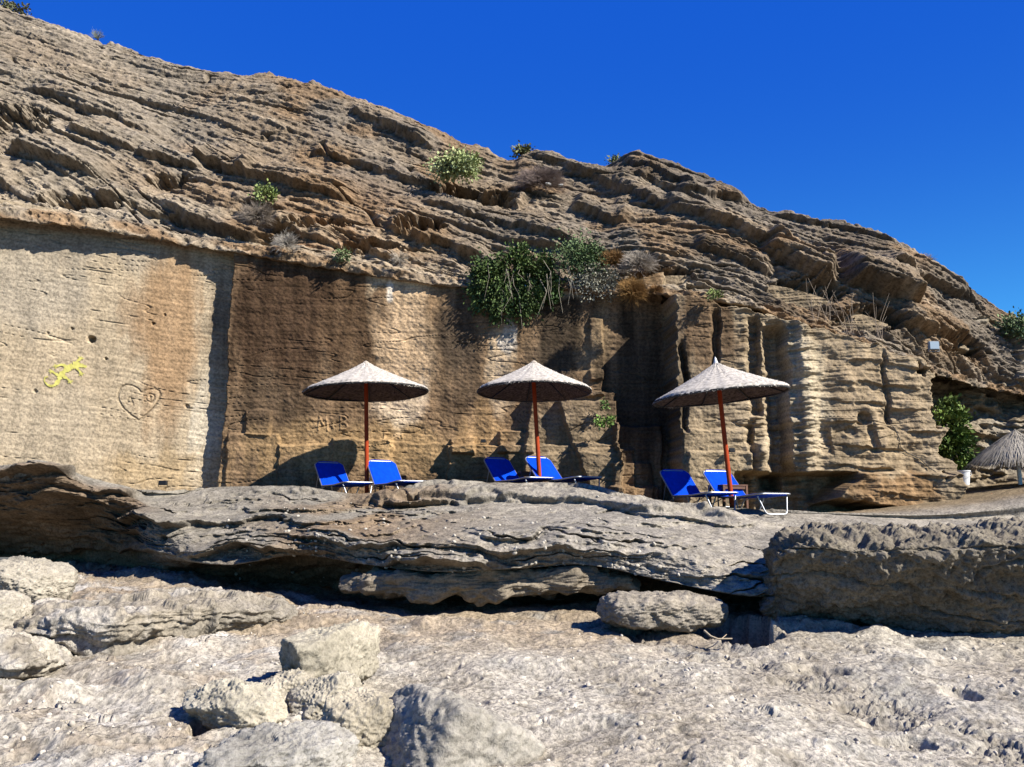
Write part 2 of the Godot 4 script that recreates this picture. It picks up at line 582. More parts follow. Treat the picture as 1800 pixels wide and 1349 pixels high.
func cliff_relief(p: Vector3, n: Vector3, u: float, v: float) -> float:
	dd = Vector3(0.05, 0.28, 0.95).lerp(Vector3(0, 0.85, 0.5), smoothstep(0.86, 0.96, v))
	var x := p.x
	var up := p.y * 0.72 - p.z * 0.5
	var warp := n_one.get_noise_2d(x * 0.09, up * 0.13 + 3.0) * 0.5 + n_fbm.get_noise_2d(x * 0.35, up * 0.5) * 0.14
	var b := up + x * 0.31 + warp
	var h := 0.0
	# thick beds with overhanging feet
	var q := b / 1.35
	var k := floorf(q)
	var f := q - k
	var a := 0.15 + 1.0 * n_one.get_noise_2d(k * 7.7, x * 0.1)
	h += 0.19 * maxf(a, 0.0) * pow(1.0 - f, 0.8) * smoothstep(0.0, 0.05, f)
	q = b / 0.46 + 0.35
	k = floorf(q)
	f = q - k
	a = 0.1 + 1.0 * n_one.get_noise_2d(k * 5.3 + 40.0, x * 0.15) + 0.3 * smoothstep(-2.0, 4.0, x)
	h += 0.075 * maxf(a, 0.0) * pow(1.0 - f, 0.7) * smoothstep(0.0, 0.1, f)
	# ledges one can follow by eye: foot line, how far proud, how thick
	for g in keep.ledges.get(floori(x * 2.0), []):
		var e: Vector2 = g[1] - g[0]
		var t: float = (Vector2(x, p.y) - g[0]).dot(e) / e.length_squared()
		if t > -0.15 and t < 1.15:
			var d: float = (p.y - g[0].y - e.y * t) + 0.12 * n_fbm.get_noise_2d(x * 1.3, g[0].y)
			if d > -0.1 and d < g[3] * 1.5:
				h += 0.75 * g[2] * smoothstep(-0.15, 0.05, t) * (1.0 - smoothstep(0.9, 1.15, t)) * smoothstep(0.0, 0.07, d) * (1.0 - smoothstep(0.3, 1.5, d / g[3]))
	# thin lines, lumps and pits, all drawn out along the beds
	var lines := n_fbm.get_noise_2d(x * 0.3 + 9.0, b * 4.5)
	h += 0.09 * lines
	h -= 0.2 * (1.0 - smoothstep(0.0, 0.09, absf(n_one.get_noise_2d(x * 0.26 + 31.0, b * 1.5)))) * smoothstep(-0.1, 0.3, n_one.get_noise_2d(x * 0.3, b * 0.4 + 77.0))
	h += 0.22 * n_fbm.get_noise_2d(x * 0.2, b * 0.6 + 12.0)
	var fine := n_fbm.get_noise_3d(x * 3.6, p.y * 6.5, p.z * 3.6)
	h += 0.085 * fine
	var low := 1.0 - smoothstep(0.12, 0.36, v)
	var pits := n_cell.get_noise_2d(x * 2.2, b * 4.2)
	h += (0.02 + 0.16 * low) * (pits + 0.55)
	h -= 0.3 + 0.15 * low
	h -= 0.35 * low * smoothstep(0.1, 0.5, n_one.get_noise_2d(x * 0.35 + 3.0, b * 0.9))
	for g in keep.hollows.get(floori(x * 2.0), []):
		var hx: float = (x - g[0]) / g[2]
		var hy: float = (p.y - g[1]) / g[3]
		h -= g[4] * (1.0 - smoothstep(0.3, 1.2, hx * hx + hy * hy + 0.8 * fine))
	h = lerpf(0.12 * fine + 0.1 * (pits + 0.4), h, smoothstep(0.08, 0.2, v))
	h *= smoothstep(0.03, 0.07, v) * (1.0 - 0.3 * smoothstep(0.7, 0.95, v))
	var crest := smoothstep(0.86, 0.96, v) * (0.3 * n_fbm.get_noise_2d(x * 1.1, 7.0) + 0.16 * maxf(n_one.get_noise_2d(x * 0.8, 21.0), 0.0))
	h += crest
	# colour: grey crust, brown body, rust patches, pale gravel beds near the foot
	var c := mixc(Color(0.36, 0.295, 0.22), Color(0.3, 0.265, 0.22), 0.5 + 1.1 * n_one.get_noise_2d(x * 0.25, b * 0.45))
	c = mixc(c, Color(0.38, 0.225, 0.115), 0.9 * bump(x, -3.9, 1.8) * bump(up, 14.4, 1.6))
	c = mixc(c, Color(0.37, 0.26, 0.16), 0.75 * smoothstep(0.1, 0.55, n_one.get_noise_2d(x * 0.4 + 60.0, up * 0.5)))
	var left := smoothstep(-6.0, -10.0, x)
	c = mixc(c, Color(0.34, 0.305, 0.25), 0.75 * left)
	c = mixc(c, Color(0.17, 0.145, 0.115), 0.7 * smoothstep(0.15, 0.6, n_one.get_noise_2d(x * 0.35 + 20.0, b * 1.6)) * smoothstep(-3.0, 3.0, x))
	var pale := low * smoothstep(-0.25, 0.25, n_one.get_noise_2d(x * 0.3 + 14.0, b * 1.7))
	c = mixc(c, Color(0.52, 0.45, 0.345), 0.85 * pale * (1.0 - 0.6 * smoothstep(4.0, 8.0, x)))
	c = mixc(c, Color(0.5, 0.44, 0.35), 0.5 * smoothstep(0.2, 0.5, lines) * smoothstep(-0.3, 0.3, n_one.get_noise_2d(x * 0.2, b)))
	c = mixc(c, Color(0.34, 0.23, 0.135), 0.8 * smoothstep(0.15, 0.09, v) * smoothstep(-0.3, 0.2, n_one.get_noise_2d(x * 0.8, p.y)))
	c = mixc(c, Color(0.2, 0.18, 0.155), 0.75 * smoothstep(0.62, 0.85, v) * smoothstep(0.5, 2.5, x) * smoothstep(-0.35, 0.2, n_fbm.get_noise_2d(x * 0.5, b * 1.2)))
	c = mixc(c, Color(0.75, 0.72, 0.67), 0.85 * smoothstep(-11.6, -12.6, x + 0.6 * lump_left(p)) * smoothstep(7.6, 7.0, p.y) * smoothstep(5.4, 5.8, p.y))
	c = mixc(c, Color(0.52, 0.44, 0.33), 0.6 * low * bump(x, -2.6, 2.6) * smoothstep(-0.3, 0.25, n_fbm.get_noise_2d(x * 1.2, b * 2.4)))
	var tone := lerpf(0.88, 0.98, left)
	c = Color(c.r * tone * 1.02, c.g * tone * 0.98, c.b * tone * 0.95)
	var k2 := 1.0 + 0.6 * fine + 0.4 * lines
	vc = Color(c.r * k2, c.g * k2, c.b * k2)
	return h


# ------------------------------------------------------------------ the quarried wall below it
var blocks := [   # left, right, bottom, top (metres), how far proud, lean of the left edge
	[-5.498, -4.958, 3.291, 3.811, 0.08, 0.0],
	[-5.836, -4.762, -1.0, 3.315, 0.07, 0.0],
	[-4.775, -3.669, -1.0, 3.092, 0.12, 0.0],
	[-3.669, -2.446, -1.0, 3.221, 0.17, 0.0],
	[-2.446, -1.281, -1.0, 3.151, 0.03, 0.0],
	[-1.316, 2.190, -1.0, 3.080, 0.2, 0.0],
	[-1.228, -0.749, 2.894, 3.256, 0.12, 0.0],
	[-0.281, 0.468, 2.894, 3.374, 0.17, 0.0],
	[-0.081, 2.164, -1.0, 2.894, 0.14, 0.0],
	[0.377, 2.119, -1.0, 4.167, 0.26, -0.1],
	[0.907, 2.119, -1.0, 3.977, 0.24, 0.32],
	[1.154, 2.449, -1.0, 2.987, 0.12, 0.0],
	[1.991, 3.045, -1.0, 3.491, 0.26, 0.12],
	[1.931, 2.792, -1.0, 2.707, 0.12, 0.0],
	[1.007, 1.896, 4.072, 4.647, 0.1, 0.4],
	[1.615, 1.924, 4.431, 5.766, 0.08, 0.0],
	[1.854, 2.897, -1.0, 2.222, 0.3, 0.0],
]
var pillar_top := [Vector2(2.817, 6.102), Vector2(3.267, 6.090), Vector2(4.049, 5.905), Vector2(5.602, 5.501), Vector2(7.248, 5.010), Vector2(8.549, 4.568), Vector2(9.529, 4.365)]
var flutes := [   # centre, half width, depth, bottom, top
	[3.387, 0.07, 0.2, 3.254, 5.158],
	[4.027, 0.09, 0.22, 3.918, 5.789],
	[4.775, 0.15, 0.3, 3.585, 5.674],
	[5.208, 0.26, 0.6, 2.166, 5.478],
	[6.076, 0.16, 0.08, 2.816, 3.529],
	[6.974, 0.1, 0.1, 2.870, 3.529],
	[4.620, 0.1, 0.2, 2.816, 3.529],
	[7.297, 0.06, 0.12, 3.419, 4.930],
]
var pits := [   # holes worn in the wall: x, y, radius, depth
	[-8.732, 5.264, 0.075, 0.2], [-8.428, 4.876, 0.035, 0.1], [-7.579, 5.668, 0.03, 0.08],
	[-9.108, 5.484, 0.03, 0.06], [-9.684, 4.156, 0.05, 0.05], [-9.553, 5.374, 0.025, 0.06], [-7.364, 5.864, 0.025, 0.06],
	[-6.812, 3.929, 0.05, 0.05], [6.578, 3.276, 0.12, 0.07], [6.869, 3.529, 0.14, 0.12],
]
var strokes := []


func carve(px: Array, wide: float, deep: float) -> void:   # a scratched line
	var pts := PackedVector2Array()
	var box := Rect2(px[0], px[1], 0, 0)
	for k in range(0, px.size(), 2):
		pts.append(Vector2(px[k], px[k + 1]))
		box = box.expand(Vector2(px[k], px[k + 1]))
	strokes.append([pts, box.grow(wide * 2.0), wide, deep])


func scratched(x: float, y: float) -> float:
	var at := Vector2(x, y)
	var best := 0.0
	for s in strokes:
		if s[1].has_point(at):
			var pts: PackedVector2Array = s[0]
			for k in pts.size() - 1:
				var d := at.distance_to(Geometry2D.get_closest_point_to_segment(at, pts[k], pts[k + 1]))
				var w: float = s[3] * (1.0 - smoothstep(0.3, 1.0, d / s[2]))
				if absf(w) > absf(best):
					best = w
	return best


const XL := -5.998
const XP := 3.220
const XE := 8.234


func top_of_pillars(x: float) -> float:
	var k := 0
	while k < pillar_top.size() - 2 and x > pillar_top[k + 1].x:
		k += 1
	return remap(x, pillar_top[k].x, pillar_top[k + 1].x, pillar_top[k].y, pillar_top[k + 1].y)


func wall_h(x: float, y: float) -> float:
	var jit := n_fbm.get_noise_2d(x * 1.4, y * 1.4)
	var jit2 := n_fbm.get_noise_2d(x * 1.4 + 50.0, y * 1.4)
	var xa := x + jit * 0.07
	var ya := y + jit2 * 0.06
	var yb := y + 0.09 * minf(x - XL, 0.0) + 0.05 * n_one.get_noise_2d(x * 0.5, y * 0.3)
	var h := -0.36 + 0.36 * smoothstep(XL - 0.02, XL + 0.04, x + jit * 0.04 + 0.06 * n_one.get_noise_2d(4.0, y * 0.5))
	if x < XL:
		h += 0.2 * (XL - x)
	for b in keep.blocks.get(floori(x * 2.0), []):
		if x > b[0] - 0.5 and x < b[1] + 0.4 and y < b[3] + 0.4 and y > b[2] - 0.4:
			var lx: float = b[0] + b[5] * (b[3] - y)
			h += b[4] * smoothstep(lx - 0.02, lx + 0.025, xa) * (1.0 - smoothstep(b[1] - 0.025, b[1] + 0.02, xa)) * (1.0 - smoothstep(b[3] - 0.03, b[3] + 0.02, ya)) * smoothstep(b[2] - 0.02, b[2] + 0.03, ya)
	if x > XP - 0.4:
		var m := smoothstep(XP - 0.03, XP + 0.04, xa + 0.04 * n_one.get_noise_2d(3.0, y * 6.0))
		var top := top_of_pillars(x) + jit2 * 0.12
		var hp := 0.98 + 0.13 * n_fbm.get_noise_2d(x * 0.7 + 4.0, y * 0.9) * smoothstep(5.6, 6.4, x)
		for g in flutes:
			if absf(x - g[0]) < g[1] * 3.0:
				var wob := n_one.get_noise_2d(g[0], y * 1.1) * 0.05
				var t: float = (xa + wob - g[0]) / g[1]
				hp -= g[2] * smoothstep(-1.3, 0.3, t) * (1.0 - smoothstep(0.75, 0.95, t)) * (1.0 - smoothstep(g[4] - 0.25, g[4] + 0.05, y)) * smoothstep(g[3] - 0.03, g[3] + 0.05, y)
		var ribs := smoothstep(4.275, 4.664, x) * (1.0 - smoothstep(5.775, 6.330, x))
		hp += 0.1 * ribs * n_fbm.get_noise_2d(x * 0.9, (y - 0.12 * x) * 4.5)
		hp += 0.12 * smoothstep(5.552, 5.686, xa) * (1.0 - smoothstep(5.775, 6.052, xa))
		hp += 0.14 * smoothstep(3.234, 3.266, xa) * (1.0 - smoothstep(4.567, 4.610, xa)) * (1.0 - smoothstep(3.320 - 0.02, 3.320 + 0.03, ya))
		hp += 0.1 * smoothstep(3.332, 3.354, xa) * (1.0 - smoothstep(4.567, 4.610, xa)) * (1.0 - smoothstep(2.870 - 0.02, 2.870 + 0.02, ya))
		hp += 0.3 * bump(x, 4.769, 0.16) * (1.0 - smoothstep(3.056 - 0.04, 3.056 + 0.04, ya))
		# natural beds on the right part
		var rt := smoothstep(5.847, 6.619, x)
		var q := (y + 0.12 * x) / 0.42 + jit * 0.25
		var f := q - floorf(q)
		hp += rt * 0.09 * (0.4 + n_one.get_noise_2d(floorf(q) * 3.3, x * 0.6)) * (1.0 - f) * smoothstep(0.0, 0.12, f)
		# undercut foot and the nose of rock on its right
		var foot := 2.490 + 0.05 * jit2
		var nose := smoothstep(-0.06, 0.12, (x - 6.521) + (2.403 - y) * 1.3 + jit * 0.15)
		var line := 2.016 - 0.17 * maxf(x - 5.957, 0.0) + jit2 * 0.1
		var cut := (1.0 - smoothstep(foot - 0.05, foot + 0.02, y)) * smoothstep(4.221, 4.351, xa)
		hp -= 0.75 * cut * (1.0 - nose)
		hp += 0.3 * cut * nose
		hp -= 0.9 * (1.0 - smoothstep(line - 0.12, line + 0.03, y)) * cut * nose
		h = lerpf(h, hp, m * (1.0 - smoothstep(top - 0.06, top + 0.03, y)))
		h -= 0.35 * smoothstep(top - 0.02, top + 0.05, y) * m
		h -= 5.0 * smoothstep(XE - 0.05, XE + 0.3, x + jit * 0.5 - 0.1 * (4.0 - y))
	for g in pits:
		var dx: float = x - g[0]
		var dy: float = y - g[1]
		if absf(dx) < 0.4 and absf(dy) < 0.4:
			h -= g[3] * (1.0 - smoothstep(0.6, 1.0, sqrt(dx * dx + dy * dy) / g[2] + jit * 0.6))
	# thin beds and wear
	var lines := n_fbm.get_noise_2d(x * 0.45, yb * 6.5)
	h += (0.012 + 0.022 * smoothstep(XP, XP + 1.6, x)) * lines * lerpf(0.3, 1.0, smoothstep(-9.5, XL - 0.3, x)) + (0.018 + 0.017 * smoothstep(XL - 0.2, XL, x)) * jit
	h -= 0.03 * (1.0 - smoothstep(0.0, 0.06, absf(n_one.get_noise_2d(x * 0.4 + 7.0, yb * 3.6)))) * smoothstep(-0.05, 0.35, n_one.get_noise_2d(x * 0.35 + 90.0, yb * 0.8))
	h += (0.006 + 0.006 * smoothstep(XL - 0.2, XL, x)) * n_fbm.get_noise_2d(x * 7.0 + y * 3.0, y * 9.0)
	return h


var stains_and_shade := [   # centre x, y, half width, half height, colour, strength
	[-8.642, 7.513, 2.2, 0.6, Color(0.42, 0.36, 0.28), 0.8],
	[-10.111, 6.260, 1.4, 1.0, Color(0.5, 0.44, 0.35), 0.7],
	[-7.286, 5.399, 0.6, 2.0, Color(0.44, 0.27, 0.14), 0.75],
	[-7.909, 5.766, 0.25, 1.1, Color(0.4, 0.26, 0.15), 0.5],
	[-6.424, 3.362, 0.24, 1.3, Color(0.68, 0.6, 0.47), 0.9],
	[-6.457, 2.545, 0.3, 0.35, Color(0.74, 0.69, 0.58), 0.8],
	[-7.097, 2.545, 1.4, 0.5, Color(0.58, 0.42, 0.23), 0.6],
	[-9.848, 3.362, 1.6, 0.9, Color(0.6, 0.51, 0.38), 0.6],
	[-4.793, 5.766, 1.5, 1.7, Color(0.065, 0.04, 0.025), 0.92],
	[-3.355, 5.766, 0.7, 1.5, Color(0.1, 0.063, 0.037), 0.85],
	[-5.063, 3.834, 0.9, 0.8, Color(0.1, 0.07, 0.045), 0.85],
	[-2.253, 5.766, 0.62, 2.0, Color(0.5, 0.36, 0.225), 0.97],
	[-2.536, 6.633, 0.7, 0.3, Color(0.5, 0.39, 0.26), 0.8],
	[-2.706, 6.173, 0.13, 0.24, Color(0.6, 0.55, 0.47), 0.95],
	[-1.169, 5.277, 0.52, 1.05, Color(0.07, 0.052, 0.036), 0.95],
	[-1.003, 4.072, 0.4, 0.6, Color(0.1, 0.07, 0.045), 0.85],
	[-2.356, 3.894, 0.55, 0.55, Color(0.6, 0.48, 0.34), 0.9],
	[-3.213, 3.010, 2.6, 0.5, Color(0.37, 0.25, 0.13), 0.75],
	[-0.237, 4.671, 0.3, 1.0, Color(0.47, 0.36, 0.24), 0.9],
	[-0.036, 5.460, 0.16, 0.4, Color(0.52, 0.47, 0.4), 0.9],
	[-0.586, 3.362, 0.5, 0.5, Color(0.38, 0.25, 0.13), 0.7],
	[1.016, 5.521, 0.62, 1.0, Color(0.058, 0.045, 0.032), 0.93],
	[1.204, 6.322, 0.9, 0.18, Color(0.3, 0.25, 0.18), 0.8],
	[1.790, 5.277, 0.3, 0.7, Color(0.24, 0.18, 0.11), 0.6],
	[1.169, 3.010, 1.1, 1.1, Color(0.25, 0.195, 0.13), 0.85],
	[2.661, 4.311, 0.8, 1.9, Color(0.055, 0.042, 0.03), 0.95],  # recess shade painted in: wall colour taken down to near black here
	[3.857, 5.272, 0.75, 0.9, Color(0.17, 0.11, 0.065), 0.85],
	[3.933, 2.925, 0.8, 0.75, Color(0.46, 0.36, 0.235), 0.85],
	[5.694, 4.141, 0.5, 1.6, Color(0.52, 0.445, 0.325), 0.85],
	[5.238, 2.816, 0.7, 0.35, Color(0.54, 0.45, 0.32), 0.7],
	[7.061, 3.918, 1.1, 1.2, Color(0.42, 0.325, 0.215), 0.8],
	[7.366, 2.816, 0.8, 0.5, Color(0.47, 0.36, 0.23), 0.8],
	[7.150, 2.080, 1.0, 0.4, Color(0.36, 0.225, 0.115), 0.85],
]


func wall_relief(p: Vector3, n: Vector3, u: float, v: float) -> float:
	var x := p.x
	var y := p.y
	var h := wall_h(x, y)
	dd = Vector3(0, 0, 1)
	var w1 := n_fbm.get_noise_2d(x * 0.9 + 5.0, y * 0.5)
	var streak := n_fbm.get_noise_2d(x * 2.6, y * 0.3 + 20.0)
	var side := smoothstep(XL - 0.03, XL + 0.03, x)
	var c := Color(0.57, 0.465, 0.325).lerp(Color(0.2, 0.135, 0.08), side)
	c = c.lerp(Color(0.39, 0.31, 0.21), smoothstep(XP - 0.1, XP + 0.1, x))
	for s in keep.stains_and_shade.get(floori(x * 2.0), []):
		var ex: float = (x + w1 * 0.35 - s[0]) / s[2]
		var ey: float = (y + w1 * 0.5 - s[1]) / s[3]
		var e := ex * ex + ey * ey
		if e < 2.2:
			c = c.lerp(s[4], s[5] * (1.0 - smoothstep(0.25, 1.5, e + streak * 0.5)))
	var yb := y + 0.09 * minf(x - XL, 0.0)
	var tone := lerpf(lerpf(0.88, 1.22, side), 0.86, smoothstep(XP - 0.1, XP + 0.1, x))
	c = Color(c.r * tone, c.g * tone, c.b * tone)
	var k := 1.0 + lerpf(0.24, 0.5, side) * streak + 0.3 * n_fbm.get_noise_2d(x * 0.7 + 2.0, yb * 11.0) + 0.22 * n_fbm.get_noise_2d(x * 6.0, y * 9.0)
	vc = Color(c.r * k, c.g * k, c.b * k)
	if strokes.size() and x < 0.0:
		var s := scratched(x, y)
		if s != 0.0:
			h -= s * 0.03
			var d := 1.0 - 0.6 * maxf(s, 0.0) * (0.75 + streak) + 0.5 * maxf(-s, 0.0)
			vc = Color(vc.r * d, vc.g * d, vc.b * d)
	return h


func quarry_wall() -> void:
	keep.blocks = buckets(blocks, func(b): return Vector2(b[0] - 0.3, minf(b[1], 12.0) + 0.3))
	keep.stains_and_shade = buckets(stains_and_shade, func(s): return Vector2(s[0] - s[2] * 1.5 - 0.3, s[0] + s[2] * 1.5 + 0.3))
	carve([-7.712, 4.193, -7.782, 4.276, -7.892, 4.335, -8.022, 4.347, -8.110, 4.276, -8.147, 4.146, -8.126, 4.016, -8.032, 3.862, -7.882, 3.721, -7.723, 3.616, -7.591, 3.733, -7.450, 3.886, -7.357, 4.063, -7.341, 4.169, -7.369, 4.240, -7.454, 4.276, -7.558, 4.264, -7.650, 4.228, -7.712, 4.193], 0.02, 0.75)
	carve([-7.973, 3.921, -7.926, 4.086, -7.909, 4.086, -7.838, 3.921], 0.015, 0.75)
	carve([-7.959, 3.980, -7.860, 3.980], 0.015, 0.75)
	carve([-7.535, 4.175, -7.471, 4.149, -7.441, 4.086, -7.462, 4.024, -7.522, 3.998, -7.586, 4.024, -7.616, 4.086, -7.595, 4.149, -7.535, 4.175], 0.015, 0.75)
	carve([-7.531, 4.122, -7.525, 4.039], 0.015, 0.7)
	carve([-10.629, 4.797, -10.392, 4.785], 0.02, 0.8)
	# paler scratches: M+B and a few letters further right
	carve([-3.988, 3.409, -3.974, 3.680, -3.898, 3.515, -3.833, 3.680, -3.800, 3.397], 0.022, -0.7)
	carve([-3.745, 3.503, -3.639, 3.503], 0.022, -0.6)
	carve([-3.693, 3.550, -3.690, 3.456], 0.022, -0.6)
	carve([-3.531, 3.421, -3.539, 3.692, -3.445, 3.680, -3.420, 3.621, -3.453, 3.574, -3.523, 3.562, -3.429, 3.539, -3.392, 3.480, -3.425, 3.421, -3.531, 3.421], 0.022, -0.7)
	carve([-2.622, 3.186, -2.625, 3.338, -2.532, 3.338], 0.024, -0.7)
	carve([-2.367, 3.327, -2.425, 3.303, -2.378, 3.268, -2.436, 3.244], 0.02, -0.7)
	carve([-2.330, 3.244, -2.332, 3.327, -2.296, 3.291, -2.262, 3.327, -2.260, 3.244], 0.02, -0.7)
	carve([-2.513, 3.045, -2.516, 3.174], 0.022, -0.7)
	carve([-2.446, 3.174, -2.503, 3.115, -2.431, 3.045], 0.022, -0.7)
	var T := [
		[Vector3(-13.231, 1.342, -16.900), Vector3(-10.354, 1.342, -16.900), Vector3(-8.053, 1.342, -16.900), Vector3(-5.983, 1.342, -16.900), Vector3(-3.451, 1.342, -16.900), Vector3(-0.805, 1.342, -16.900), Vector3(1.841, 1.342, -16.900), Vector3(3.336, 1.342, -16.900), Vector3(5.752, 1.342, -16.900), Vector3(7.478, 1.342, -16.900), Vector3(9.204, 1.342, -16.900)],
		[Vector3(-14.129, 8.562, -16.900), Vector3(-11.023, 8.215, -16.900), Vector3(-8.549, 7.883, -16.900), Vector3(-6.326, 7.450, -16.900), Vector3(-3.636, 7.033, -16.900), Vector3(-0.845, 6.570, -16.900), Vector3(1.929, 6.446, -16.900), Vector3(3.508, 6.808, -16.900), Vector3(6.032, 6.508, -16.900), Vector3(7.794, 5.840, -16.900), Vector3(9.532, 5.131, -16.900)]
	]
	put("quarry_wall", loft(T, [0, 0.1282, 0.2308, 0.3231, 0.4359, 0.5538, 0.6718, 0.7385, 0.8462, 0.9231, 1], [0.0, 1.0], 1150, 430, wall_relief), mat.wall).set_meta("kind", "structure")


func on_wall(x: float, y: float, off := 0.0) -> Vector3:
	return Vector3(x, y, -16.9 + wall_h(x, y) + off)


